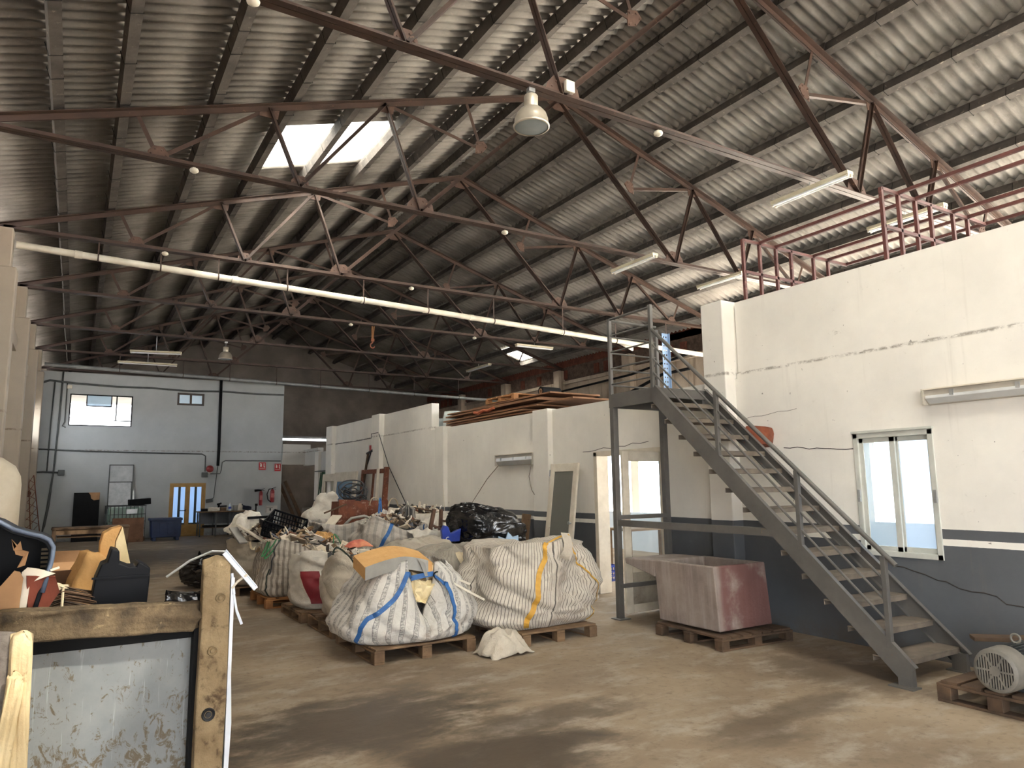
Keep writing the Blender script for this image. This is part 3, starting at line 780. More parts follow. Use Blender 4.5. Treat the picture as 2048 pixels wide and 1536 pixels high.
# ---- pallets
def make_pallet(name, label, x0, y0, w, d, h=0.14, along='x', mat=None, seed=0, group='wooden pallets on the floor', tilt=None, z=0.0, nb=7):
    """pallet with its low corner at x0,y0: deck boards, three stringer rows of blocks, bottom runners"""
    mat = mat or M_WOOD; rr = random.Random(seed)
    th = thing(name, label, 'pallet', (x0 + w / 2, y0 + d / 2, z), rz=tilt or 0, group=group)
    th_w, th_d = (w, d) if along == 'x' else (d, w)
    sw = (lambda a, b: (a, b)) if along == 'x' else (lambda a, b: (b, a))
    def bx(n, a0, a1, b0, b1, z0, z1):
        p, q = sw(a0, b0), sw(a1, b1)
        return MB().b2((min(p[0], q[0]), min(p[1], q[1]), z0), (max(p[0], q[0]), max(p[1], q[1]), z1)).done(n, mat, th, world=False, bevel=0.004)
    t = 0.02
    for k in range(nb):
        c = -th_d / 2 + (k + 0.5) * th_d / nb + rr.uniform(-0.01, 0.01); bw = th_d / nb * rr.uniform(0.7, 0.88)
        bx('deck_board', -th_w / 2 + rr.uniform(0, 0.015), th_w / 2 - rr.uniform(0, 0.015), c - bw / 2, c + bw / 2, h - t, h)
    for k in (-1, 0, 1):
        a = k * (th_w / 2 - 0.05)
        bx('stringer_board', a - 0.05, a + 0.05, -th_d / 2, th_d / 2, h - 2 * t, h - t)
        for j in (-1, 0, 1):
            b = j * (th_d / 2 - 0.05)
            bx('block', a - 0.05, a + 0.05, b - 0.05, b + 0.05, t, h - 2 * t)
        bx('runner', a - 0.05, a + 0.05, -th_d / 2, th_d / 2, 0, t)
    return th
make_pallet('wooden_pallet', 'wooden pallet under the front sack with blue straps', 2.42, 6.42, 1.05, 1.15, seed=1)
make_pallet('wooden_pallet', 'wooden pallet under the sack with yellow straps', 3.92, 6.27, 0.94, 1.0, 0.13, 'x', seed=2)
make_pallet('wooden_pallet', 'empty slatted wooden pallet edge behind the front sack', 2.44, 7.75, 1.15, 0.95, 0.15, 'x', seed=3)
make_pallet('wooden_pallet', 'wooden pallet under the sack with the red panel', 2.40, 8.85, 1.1, 0.95, 0.12, 'x', seed=13)
make_pallet('wooden_pallet', 'orange wooden pallet under the wide striped sack with a green loop', 2.28, 10.15, 1.15, 1.0, 0.14, 'y', mk('OrangePalletWood', (186, 132, 82), (138, 94, 58), 5, 0.8, 0, 0.2), seed=4)
make_pallet('wooden_pallet', 'wooden pallet under the plain dusty sack at the left end of the pile', 2.12, 11.6, 1.0, 1.0, 0.13, 'x', seed=5)
make_pallet('wooden_pallet', 'dark broken wooden pallet under the concrete sink', 5.40, 4.98, 0.98, 0.98, 0.13, 'y', M_WOODD, 6, tilt=R(-3))

# ---- concrete laundry sink
def sink():
    t = NT('PinkStainedConcrete'); p = t.coord()
    n = t.noise(p, 2.5, 8, 0.65); st = t.noise(t.scale(p, (14, 14, 0.8)), 1.0, 6, 0.6); x = t.sep(p)
    c = t.ramp(n, [(0.3, (150, 138, 129)), (0.7, (114, 100, 93))])
    c = t.mix(t.math('MULTIPLY', t.g(st, 0.42, 0.7), 0.5), c, (166, 154, 147))
    red = t.math('MULTIPLY', t.math('MULTIPLY', t.g(x[0], -0.36, -0.25), t.math('LESS_THAN', x[1], -0.385)), t.g(t.noise(p, 2.6, 5, 0.6), 0.30, 0.52))
    c = t.mix(t.math('MULTIPLY', red, 0.85), c, (104, 64, 60))
    t.col(c); t.set(0.85); t.bump(t.noise(p, 26, 7, 0.7), 0.4, 0.012)
    th = thing('laundry_sink', 'pinkish concrete laundry sink with a drip lip on a broken pallet', 'sink', (5.82, 5.55, 0.14))
    mb = MB()
    x0, x1, y0, y1, z0, z1 = 5.44, 6.20, 5.13, 5.98, 0.155, 0.78
    w = 0.055; ti = 0.03
    def ring(x0, x1, y0, y1, z): return [V((x0, y0, z)), V((x1, y0, z)), V((x1, y1, z)), V((x0, y1, z))]
    out_b = ring(x0 + ti, x1 + 0.04, y0 - 0.02, y1 - 0.02, z0); out_t = ring(x0, x1, y0, y1, z1)
    in_t = ring(x0 + w, x1 - w, y0 + w, y1 - w, z1); in_b = ring(x0 + w + 0.05, x1 - w - 0.05, y0 + w + 0.05, y1 - w - 0.05, z0 + 0.12)
    vs = [mb.bm.verts.new(v) for r in (out_b, out_t, in_t, in_b) for v in r]
    mb.bm.faces.new(vs[3::-1])
    for a in (0, 4, 8):
        for i in range(4): mb.bm.faces.new((vs[a + i], vs[a + (i + 1) % 4], vs[a + 4 + (i + 1) % 4], vs[a + 4 + i]))
    mb.bm.faces.new(vs[12:16])
    mb.done('basin', t.m, th, bevel=0.012)
    pts = [(5.98, 0.60), (6.46, 0.705), (6.47, 0.745), (6.47, 0.765), (5.97, 0.775)]
    mb = MB().poly([(x0 + 0.002, y, z) for y, z in pts], (x1 - x0 - 0.004, 0, 0))
    mb.done('draining_lip', t.m, th, bevel=0.01)
sink()

# ---- electric motor on a pallet at the right edge
def motor():
    make_pallet('wooden_pallet', 'small wooden pallet under the electric motor', 5.52, 2.30, 0.9, 0.78, 0.15, 'x', M_WOODD, seed=8, nb=5)
    th = thing('electric_motor', 'grey finned electric motor with a slotted fan cover on a pallet', 'motor', (5.75, 2.62, 0.15))
    cx, cy, cz = 5.42, 2.62, 0.315
    Mx = Matrix.Rotation(PI / 2, 3, 'Y')
    m1 = mk('DustyMotorPaint', (128, 124, 114), (98, 94, 88), 5, 0.55, 0.2, 0.05); m2 = mk('MotorFins', (70, 72, 72), (50, 52, 52), 5, 0.5, 0.3)
    mb = MB().lathe([(0.118, 0.0), (0.14, 0.012), (0.147, 0.03), (0.15, 0.17), (0.142, 0.17), (0.138, 0.03)], 36, (cx, cy, cz), Mx)
    cov = mb.done('fan_cover', m1, th, smooth=True, ang=35)
    mb = MB()
    for k in range(-7, 8):
        a = 0.0165 * k; h = math.sqrt(max(0.0, 0.122 ** 2 - a * a))
        for s in (-1, 1):
            h0 = math.sqrt(max(0, 0.035 ** 2 - a * a)) if abs(a) < 0.035 else 0.004
            mb.b2((cx + 0.002, cy + a - 0.0045, cz + min(s * h0, s * h)), (cx + 0.008, cy + a + 0.0045, cz + max(s * h0, s * h)))
    mb.lathe([(0.0, 0.0), (0.034, 0.0), (0.034, 0.01), (0.0, 0.01)], 20, (cx - 0.002, cy, cz), Mx)
    for k in range(3):
        a = k * PI / 3
        mb.bar((cx + 0.004, cy - 0.122 * math.cos(a), cz - 0.122 * math.sin(a)), (cx + 0.004, cy + 0.122 * math.cos(a), cz + 0.122 * math.sin(a)), 0.012, 0.006, (1, 0, 0))
    mb.done('grille', m1, cov)
    MB().lathe([(0, 0.0), (0.115, 0.0), (0.115, 0.01), (0, 0.01)], 24, (cx + 0.05, cy, cz), Mx).done('fan', M_BLACK, cov)
    mb = MB().lathe([(0, 0.17), (0.125, 0.17), (0.125, 0.50), (0.10, 0.54), (0, 0.54)], 28, (cx, cy, cz), Mx)
    for k in range(36):
        a = 2 * PI * k / 36
        if abs(math.sin(a) + 1) < 0.2: continue
        mb.box((cx + 0.335, cy + 0.135 * math.cos(a), cz + 0.135 * math.sin(a)), (0.30, 0.024, 0.005), Matrix.Rotation(a, 3, 'X'))
    mb.done('finned_body', m2, th)
    MB().b2((cx + 0.24, cy - 0.13, 0.15), (cx + 0.29, cy + 0.13, 0.20)).b2((cx + 0.40, cy - 0.13, 0.15), (cx + 0.45, cy + 0.13, 0.20)).done('foot', m2, th, bevel=0.006)
    MB().tube([(cx + 0.33 + 0.0 * i, cy + 0.03 * math.cos(2 * PI * i / 16), cz + 0.175 + 0.03 * math.sin(2 * PI * i / 16)) for i in range(16)], 0.008, 6, True).done('lifting_eye', m1, th, smooth=True)
    MB().b2((cx + 0.30, cy - 0.17, cz - 0.02), (cx + 0.42, cy - 0.125, cz + 0.08)).done('terminal_box', m2, th, bevel=0.008)
    o = MB().bar((5.98, 3.03, 0.40), (6.66, 2.20, 0.43), 0.14, 0.03).bar((6.22, 2.74, 0.15), (6.22, 2.74, 0.39), 0.05, 0.06).done('timber_bench', M_WOODD, bevel=0.004)
    tag(o, 'dark plank on a short prop behind the electric motor', 'plank')
motor()

# ---- red steel rack frame on the mezzanine
def rack():
    th = thing('steel_rack_frame', 'red oxide steel tube rack frame standing above the tall wall', 'rack', (8.1, 4.5, 2.83))
    xs = (7.0, 7.31, 7.63, 7.93, 8.40, 8.72, 9.15, 9.5); w = 0.035
    ys = (5.83, 4.01, 2.2, 0.4, -1.4)
    for y in ys:
        for x in xs[:6]: MB().b2((x - w / 2, y - w / 2, 2.83), (x + w / 2, y + w / 2, 4.64)).done('upright', M_RED, th)
        for z in (4.63, 4.22, 3.5): MB().b2((7.0, y - w / 2, z - w / 2), (9.15, y + w / 2, z + w / 2)).done('cross_bar', M_RED, th)
    for x, z in ((7.31, 4.64), (7.63, 4.64), (8.40, 4.64), (8.72, 4.64), (9.15, 4.64), (9.15, 4.2)):
        MB().b2((x - w / 2, -1.4, z - w / 2), (x + w / 2, 5.83, z + w / 2)).done('side_rail', M_RED, th)
    o = MB().b2((9.75, 3.6, 2.83), (10.6, 4.5, 4.5)).b2((9.77, 3.62, 4.5), (10.58, 4.48, 4.53)).done('dark_cabinet', mk('DarkRedCabinet', (66, 40, 36), (44, 28, 26), 4, 0.7), bevel=0.01)
    tag(o, 'dark red box standing behind the red rack frame', 'box')
rack()

# ---- lamps
M_LAMP = mk('SpunAluminium', (214, 206, 190), (190, 180, 162), 3, 0.35, 0.55)
def bell(label, x, y, z, s=1.0, chord=ZC - 0.03):
    th = thing('bell_lamp', label, 'lamp', (x, y, z), group='bell lamps under the trusses')
    Mi = None
    MB().lathe([(0.185, 0.0), (0.195, 0.004), (0.198, 0.02), (0.19, 0.03), (0.186, 0.09), (0.165, 0.15), (0.125, 0.20), (0.078, 0.225), (0.0, 0.226)], 40, (x, y, z)).done('reflector', M_LAMP, th, smooth=True, ang=50)
    MB().lathe([(0.075, 0.22), (0.078, 0.235), (0.078, 0.36), (0.07, 0.372), (0.0, 0.374)], 28, (x, y, z)).done('ballast_housing', M_LAMP, th, smooth=True, ang=40)
    MB().lathe([(0.0, 0.012), (0.17, 0.012), (0.184, 0.006), (0.184, 0.0), (0.17, -0.004), (0.0, -0.006)], 36, (x, y, z)).done('lens', mk('GreyLampGlass', (150, 158, 160), (136, 144, 146), 3, 0.2), th, smooth=True, ang=40)
    MB().lathe([(0.186, -0.008), (0.2, -0.006), (0.203, 0.012), (0.198, 0.022), (0.186, 0.02)], 40, (x, y, z)).done('rim_ring', M_LAMP, th, smooth=True)
    MB().tube([(x, y, z + 0.37), (x, y, chord)], 0.01, 6).b2((x - 0.04, y - 0.03, chord - 0.05), (x + 0.04, y + 0.03, chord)).done('hanger', M_GALV, th)
bell('big bell shaped factory lamp hanging from the nearest truss', 4.07, 6.17, 5.53)
bell('small far bell shaped lamp hanging before the white back wall', 3.62, 22.4, 5.45)
o = MB().b2((4.50, 6.08, 6.05), (4.62, 6.14, 6.19)).done('junction_box', M_PVC, bevel=0.008)
tag(o, 'small cream junction box on the gusset above the big bell lamp', 'junction box')
def tube_lamp(label, a, b, z, drop=0.0, group='bare tube lamps under the trusses', top=ZC - 0.04, two=True):
    """batten lamp from a to b (x,y)"""
    a, b = V((a[0], a[1], z)), V((b[0], b[1], z)); d = (b - a).normalized(); s = V((-d.y, d.x, 0)); c = (a + b) / 2
    th = thing('tube_lamp', label, 'lamp', c, group=group)
    MB().bar(a, b, 0.14, 0.05).done('batten', mk('YellowedLampHousing', (214, 206, 182), (190, 180, 152), 3, 0.5), th, bevel=0.006)
    for k in ((-1, 1) if two else (0,)):
        o = s * (0.038 * k) - V((0, 0, 0.045))
        MB().tube([a + o + d * 0.03, b + o - d * 0.03], 0.014, 10).done('tube', M_TUBE, th, smooth=True, ang=40)
        for e in (a + o + d * 0.02, b + o - d * 0.02):
            MB().box(e + V((0, 0, 0.008)), (0.03, 0.03, 0.05)).done('lamp_holder', M_PVC, th)
    MB().tube([c, (c.x, c.y, top)], 0.008, 6).done('hanger', M_GALV, th)
tube_lamp('bare twin tube lamp under the nearest truss above the stair', (9.0, 6.86), (9.0, 5.56), 5.88)
tube_lamp('twin tube lamp under the nearest truss beside the red rack frame', (11.4, 6.80), (11.4, 5.52), 5.88)
tube_lamp('twin tube lamp under the second truss, left of the red rack frame', (9.08, 10.85), (9.08, 9.6), 5.88)
tube_lamp('twin tube lamp under the second truss touching the red rack frame', (11.5, 10.85), (11.5, 9.6), 5.88)
tube_lamp('twin tube lamp lying along the fourth truss', (11.3, 18.22), (12.65, 18.22), 5.87)
tube_lamp('far tube lamp above the stacked brown boards', (12.3, 23.3), (12.3, 21.6), 5.85)
tube_lamp('tube lamp dangling near the left eave before the back wall', (1.1, 22.6), (2.4, 22.3), 5.52)
tube_lamp('far thin tube lamp hanging level above the back wall', (2.6, 25.2), (0.9, 25.3), 5.62, two=False)
def wall_lamp(label, ya, yb, za, zb):
    th = thing('wall_lamp', label, 'lamp', (XP, (ya + yb) / 2, za), group='long wall lamps on the partition')
    z = (za + zb) / 2
    MB().poly([(XP, ya, za), (XP - 0.05, ya, za), (XP - 0.11, ya, z - 0.01), (XP - 0.11, ya, zb), (XP, ya, zb)], (0, yb - ya, 0)).done('housing', mk('GreyLampHousing', (186, 180, 166), (160, 154, 142), 3, 0.5), th, bevel=0.006)
    MB().poly([(XP - 0.055, ya + 0.03, za + 0.005), (XP - 0.118, ya + 0.03, z - 0.012), (XP - 0.114, ya + 0.03, zb - 0.05), (XP - 0.1, ya + 0.03, zb - 0.05), (XP - 0.06, ya + 0.03, za + 0.03)], (0, yb - ya - 0.06, 0)).done('diffuser', mk('CloudyLampCover', (206, 208, 206), (188, 190, 190), 4, 0.25), th, bevel=0.004)
    for y in (ya, yb - 0.02): MB().b2((XP - 0.125, y, za - 0.004), (XP, y + 0.02, zb + 0.006)).done('end_cap', mk('GreyLampHousing', (150, 150, 150)), th, bevel=0.004)
    MB().b2((XP - 0.13, ya, zb), (XP, yb, zb + 0.012)).done('top_board', M_WHITEP, th)
    for k in range(3):
        y = ya + (yb - ya) * (k + 0.5) / 3
        MB().b2((XP - 0.127, y - 0.015, z + 0.0), (XP - 0.108, y + 0.015, z + 0.05)).done('clip', M_GALV, th)
wall_lamp('long grey wall lamp at the right edge above the sliding window', 2.0, 3.575, 2.29, 2.42)
wall_lamp('short grey wall lamp high on the partition above the black bin bag', 10.17, 11.44, 1.95, 2.14)
for k, (x, y, label) in enumerate(((1.1, 6.17, 'white dome on the nearest truss at the top edge of the picture'), (5.97, 6.17, 'white dome on the nearest truss right of the big bell lamp'), (1.13, 10.15, 'white dome left on the second truss'),
        (6.1, 10.15, 'white dome right of centre on the second truss'), (1.16, 14.2, 'white dome left on the third truss above the white pipe'), (6.1, 14.2, 'white dome right of centre on the third truss'), (6.1, 18.3, 'white dome on the fourth truss near the hook'), (9.9, 18.3, 'white dome right on the fourth truss'))):
    th = thing('detector', label, 'detector', (x, y, ZC - 0.09), group='white domes under the truss chords')
    MB().lathe([(0.0, -0.03), (0.03, -0.026), (0.055, -0.008), (0.06, 0.01), (0.05, 0.03), (0.0, 0.032)], 18, (x, y, ZC - 0.08)).done('dome', M_PVC, th, smooth=True, ang=50)
    MB().b2((x - 0.02, y - 0.02, ZC - 0.055), (x + 0.02, y + 0.02, ZC - 0.03)).done('mount', M_PVC, th)
# ---- pipes slung under trusses
def slung_pipe(label, y, za, zb, xa, xb, r, mat, hang):
    th = thing('slung_pipe', label, 'pipe', ((xa + xb) / 2, y, (za + zb) / 2), group='pipes slung under the trusses')
    zf = lambda x: za + (zb - za) * (x - xa) / (xb - xa)
    MB().tube([(xa, y, za), (xb, y, zb)], r, 16).done('pipe', mat, th, smooth=True, ang=40)
    for x in hang:
        MB().b2((x - 0.012, y - 0.006, zf(x) - r), (x + 0.012, y + 0.006, ZC - 0.02)).tube([(x, y + (r + 0.006) * math.cos(2 * PI * i / 14), zf(x) + (r + 0.006) * math.sin(2 * PI * i / 14)) for i in range(14)], 0.012, 5, True).done('hanger', M_STEEL, th)
    x = xa + 0.9
    while x < xb:
        MB().lathe([(r, -0.06), (r + 0.008, -0.055), (r + 0.008, 0.055), (r, 0.06)], 16, (x, y, zf(x)), Matrix.Rotation(PI / 2, 3, 'Y')).done('sleeve', mat, th, smooth=True, ang=40); x += 2.6
slung_pipe('long cream pipe slung under the third truss across the hall', 14.2, 5.74, 5.19, -1.1, 15.6, 0.062, M_PVC, [0.1, 1.1, 2.1, 3.4, 5.0, 6.5, 8.2, 10.2, 11.9, 13.7])
slung_pipe('far grey pipe slung under the sixth truss before the back wall', 26.2, 5.52, 5.17, -1.05, 15.2, 0.06, mk('GreyPipe', (150, 152, 152), (120, 122, 122), 3, 0.4, 0.2), [1.0, 2.9, 4.4, 6.0, 7.6, 9.5, 11.4, 13.4])
def hook():
    th = thing('lifting_hook', 'rusty lifting hook hanging on a rope from the fourth truss', 'hook', (6.72, 18.3, 5.3))
    MB().tube([(6.70, 18.3, 5.97), (6.71, 18.3, 5.6)], 0.02, 6).tube([(6.76, 18.3, 5.97), (6.73, 18.3, 5.6)], 0.016, 6).done('rope', mk('BrownRope', (150, 104, 66), (110, 72, 46), 9, 0.9), th)
    pts = [(6.72 + 0.06 * math.cos(a), 18.3, 5.43 + 0.07 * math.sin(a)) for a in [R(90 + 20 * k) for k in range(14)]]
    MB().tube([(6.72, 18.3, 5.62)] + pts, 0.02, 8).box((6.72, 18.3, 5.58), (0.09, 0.06, 0.08)).done('hook', MATS['Rust'], th)
hook()
# ================================================================== sacks of scrap
def fabric(name, base, kind):
    """woven sack cloth; stripes follow the cloth (UV in metres)"""
    t = NT(name)
    uv = t.n('ShaderNodeUVMap'); uv.uv_map = 'UVMap'
    u = t.sep(uv.outputs[0]); p = t.coord()
    n1 = t.noise(p, 2.2, 8, 0.65); n2 = t.noise(p, 11, 8, 0.7)
    c = t.ramp(n1, [(0.3, base), (0.7, tuple(int(v * 0.88) for v in base))])
    def stripe(coord, period, width, off=0.0):
        f = t.math('FRACT', t.math('ADD', t.math('DIVIDE', coord, period), off))
        return t.math('LESS_THAN', f, width / period)
    if kind == 'print':     # wide printed bands with broken lettering-like marks
        f1 = stripe(u[0], 0.115, 0.036); e1 = stripe(u[0], 0.115, 0.004); e2 = stripe(u[0], 0.115, 0.004, 0.66)
        brk = t.g(t.noise(t.scale(uv.outputs[0], (34, 70, 1)), 1.0, 3, 0.6), 0.46, 0.54)
        c = t.mix(t.math('MULTIPLY', f1, t.math('ADD', 0.14, t.math('MULTIPLY', brk, 0.42))), c, (62, 62, 66))
        c = t.mix(t.math('MULTIPLY', t.math('MAXIMUM', e1, e2), 0.7), c, (58, 58, 62))
    elif kind == 'pin':     # thin dark pinstripes
        c = t.mix(t.math('MULTIPLY', stripe(u[0], 0.036, 0.0062), 0.85), c, (52, 44, 40))
    elif kind == 'finepin':
        c = t.mix(t.math('MULTIPLY', stripe(u[0], 0.018, 0.0055), 0.75), c, (64, 58, 52))
    elif kind == 'plaid':   # broad taupe stripes with a fainter cross check
        c = t.mix(t.math('MULTIPLY', stripe(u[0], 0.075, 0.034), 0.62), c, (104, 92, 80))
        c = t.mix(t.math('MULTIPLY', stripe(u[1], 0.11, 0.035), 0.22), c, (120, 108, 96))
    elif kind == 'grey':    # washed-out grey stripes
        c = t.mix(t.math('MULTIPLY', stripe(u[0], 0.13, 0.05), 0.38), c, (110, 106, 104))
        c = t.mix(t.math('MULTIPLY', stripe(u[1], 0.16, 0.03), 0.2), c, (120, 112, 104))
    c = t.mix(t.math('MULTIPLY', t.g(n2, 0.54, 0.74), 0.35), c, (150, 126, 98))
    dirt = t.noise(p, 1.6, 6, 0.6, 0.8)
    c = t.mix(t.math('MULTIPLY', t.g(dirt, 0.54, 0.72), 0.55), c, (134, 106, 78))
    t.col(c); t.set(0.7)
    t.b.inputs['Sheen Weight'].default_value = 0.1
    wv = t.n('ShaderNodeTexChecker'); t.l(uv.outputs[0], wv.inputs['Vector']); wv.inputs['Scale'].default_value = 300
    t.bump(t.math('ADD', t.math('MULTIPLY', wv.outputs['Fac'], 0.12), t.noise(p, 11, 8, 0.62, 1.6)), 0.6, 0.032)
    return t.m
F_PRINT = fabric('PrintedStripeSackCloth', (228, 224, 216), 'print')
F_PIN = fabric('PinstripeSackCloth', (218, 209, 194), 'pin')
F_FINE = fabric('FinePinstripeSackCloth', (198, 190, 174), 'finepin')
F_PLAID = fabric('PlaidSackCloth', (208, 200, 188), 'plaid')
F_GREY = fabric('GreyStripeSackCloth', (212, 205, 194), 'grey')
F_PLAIN = fabric('PlainSackCloth', (206, 196, 178), 'plain')
F_WHITE = fabric('WhiteSackCloth', (228, 222, 210), 'plain')
M_BLUES = mk('BlueStrap', (52, 108, 172), (40, 84, 140), 9, 0.6, 0, 0.2, c3=(120, 160, 200), sc3=30)
M_YELS = mk('YellowStrap', (214, 166, 66), (180, 134, 50), 9, 0.6, 0, 0.2)
M_GREENS = mk('GreenStrap', (64, 142, 92), (44, 104, 66), 9, 0.6)
M_DGREENS = mk('DarkGreenStrap', (58, 72, 62), (40, 50, 44), 9, 0.6)
M_GREYS = mk('GreyStrap', (86, 86, 88), (60, 60, 62), 9, 0.6)
M_CREAMS = mk('CreamStrap', (222, 208, 178), (196, 180, 148), 9, 0.6)

def interp(levels, v):
    for a, b in zip(levels, levels[1:]):
        if v <= b[0]:
            k = (v - a[0]) / (b[0] - a[0]); k = k * k * (3 - 2 * k) * 0.5 + k * 0.5
            return [x + (y - x) * k for x, y in zip(a, b)]
    return list(levels[-1])
class Sack:
    def __init__(s, label, c, levels, H, mat, rz=0.0, p=3.2, seed=0, amp=0.035, rim=None, closed=False, nu=132, nv=54, name='big_sack', group=None, sag=0.1):
        s.levels, s.H, s.p, s.seed, s.amp = levels, H, p, seed, amp
        s.rim = rim or (lambda t: 0.0); s.closed = closed
        s.th = thing(name, label, 'sack', c, rz, group)
        L = levels[len(levels) // 2]; NT_ = 720; e = 2.0 / p; acc = [0.0]; q0 = None
        for i in range(NT_ + 1):
            a_ = 2 * PI * i / NT_; q = V((L[1] * math.copysign(abs(math.cos(a_)) ** e, math.cos(a_)), L[2] * math.copysign(abs(math.sin(a_)) ** e, math.sin(a_)), 0))
            if q0 is not None: acc.append(acc[-1] + (q - q0).length)
            q0 = q
        per = acc[-1]; s.per = per
        s.tab = []; j = 0
        for i in range(NT_ + 1):
            d = per * i / NT_
            while j < NT_ - 1 and acc[j + 1] < d: j += 1
            s.tab.append((j + (d - acc[j]) / max(1e-9, acc[j + 1] - acc[j])) / NT_)
        rows_in = 10
        def f(u, v):
            vv = v * (1.32 if not closed else 1.25)
            if vv <= 1.0: return s.S(u, vv)
            if not closed:     # rolled rim and inner face
                k = (vv - 1.0) / 0.32
                P = s.S(u, 1.0 - 0.42 * k); a = V((P.x - interp(levels, 1)[3], P.y - interp(levels, 1)[4], 0)).normalized()
                P -= a * (0.012 + 0.035 * min(1, k * 3))
                return P
            k = (vv - 1.0) / 0.25
            P = s.S(u, 1.0); L = interp(levels, 1); c0 = V((L[3], L[4], P.z))
            q = c0 + (P - c0) * (1 - k)
            q.z = P.z * (1 - k) + (s.H - sag) * k + noise.noise(V((q.x * 6, q.y * 6, seed))) * 0.05 * math.sin(k * PI) + 0.02 * math.sin(u * 2 * PI * 9 + seed) * math.sin(k * PI)
            return q
        mb = MB().grid(f, nu, nv, True, uv=lambda u, v: (u * per, min(v * 1.3, 1.0) * H + max(0, v * 1.3 - 1) * 0.6))
        # bottom
        vs = [v for v in mb.bm.verts][:nu]
        mb.bm.faces.new(list(reversed(vs)))
        s.body = mb.done('cloth', mat, s.th, smooth=True, world=False)
    def S(s, t, v, off=0.0):
        L = interp(s.levels, v); a, b, dx, dy = L[1:5]
        tt = (t % 1.0) * 720; i_ = min(int(tt), 719); ang = 2 * PI * (s.tab[i_] + (s.tab[i_ + 1] - s.tab[i_]) * (tt - i_)); ct, stt = math.cos(ang), math.sin(ang); e = 2.0 / s.p
        cx = math.copysign(abs(ct) ** e, ct); cy = math.copysign(abs(stt) ** e, stt)
        Hh = s.H + s.rim(t)
        z = Hh * v
        if v < 0.08: z = Hh * 0.08 * (v / 0.08) ** 1.6
        x, y = a * cx, b * cy
        o = V((s.seed * 5.1, s.seed * 2.3, s.seed * 7.7))
        P = V((x, y, z))
        n1 = noise.noise(P * 2.3 + o)
        q = V((x * 2.2 + z * 2.6, y * 2.2 - z * 1.6, z * 3.4 + x * 1.0)) + o
        q2 = V((x * 5 - z * 7, y * 5 + z * 4.0, z * 7.5)) - o
        fold = 1 - 2.2 * abs(noise.noise(q)); fold2 = 1 - 2.2 * abs(noise.noise(q2))
        low = max(0.0, 1 - v * 3.2)
        q3 = V((x * 2.2, y * 2.2, z * 17)) + o
        squash = (1 - 2 * abs(noise.noise(q3))) * low
        q4 = V((x * 9 - z * 5, y * 9 + z * 6.0, z * 10 - x * 3)) + o
        cr = (1 - min(1.0, 3.2 * abs(noise.noise(q * 0.8 + V((3, 1, 7)))))) ** 2
        d = s.amp * (1.6 * n1 + 0.95 * fold + 0.32 * fold2 + 0.10 * (1 - 2.2 * abs(noise.noise(q4))) + 0.55 * squash - 1.0 * cr) * min(1.0, 0.25 + v * 5)
        r = V((x, y, 0));  r = r.normalized() if r.length > 1e-6 else V((1, 0, 0))
        P += r * (d + off)
        P.z += s.amp * 0.5 * noise.noise(P * 3.1 - o) * v
        return P + V((dx, dy, 0))
    def strap(s, path, width, mat, name='strap', n=40, off=0.008, label=None):
        pts = []
        m = len(path) - 1
        for i in range(n + 1):
            k = i / n * m; j = min(int(k), m - 1); q = k - j
            t = path[j][0] + (path[j + 1][0] - path[j][0]) * q; v = path[j][1] + (path[j + 1][1] - path[j][1]) * q
            pts.append((s.S(t, v, off), s.S(t, v, off + 0.02) - s.S(t, v, off)))
        return s.ribbon([p for p, _ in pts], [nn.normalized() for _, nn in pts], width, mat, name, label)
    def ribbon(s, pts, nrm, width, mat, name='strap', label=None, thick=0.004):
        mb = MB(); rows = []
        for i, p in enumerate(pts):
            d = (pts[min(i + 1, len(pts) - 1)] - pts[max(i - 1, 0)]).normalized(); sd = d.cross(nrm[i]).normalized()
            rows.append([mb.bm.verts.new(p + sd * (a * width / 2) + nrm[i] * b) for a, b in ((-1, 0), (-1, thick), (1, thick), (1, 0))])
        for A, B in zip(rows, rows[1:]):
            for k in range(4): mb.bm.faces.new((A[k], A[(k + 1) % 4], B[(k + 1) % 4], B[k]))
        mb.bm.faces.new(rows[0][::-1]); mb.bm.faces.new(rows[-1])
        o = mb.done(name, mat, s.th, smooth=True, ang=60, world=False)
        if label: o['label'] = label
        return o
    def loop(s, t0, t1, h, width, mat, v=0.96, label=None, lean=0.0, out=0.0, n=26):
        """lifting loop rising from the rim between t0 and t1"""
        a, b = s.S(t0, v, 0.006), s.S(t1, v, 0.006); c = (a + b) / 2; r = V((c.x, c.y, 0)).normalized()
        pts, nr = [], []
        for i in range(n + 1):
            k = i / n
            p = a + (b - a) * k; up = math.sin(k * PI) ** 0.75 * h
            p = p + V((0, 0, up)) + r * (out * math.sin(k * PI)) + (b - a).normalized() * (lean * math.sin(k * PI))
            pts.append(p); nr.append(r + V((0, 0, 0.15)))
        return s.ribbon(pts, [x.normalized() for x in nr], width, mat, 'lifting_loop', label)
    def W(s, p): return s.th.matrix_world @ p if False else (INV[s.th.name].inverted() @ V(p))

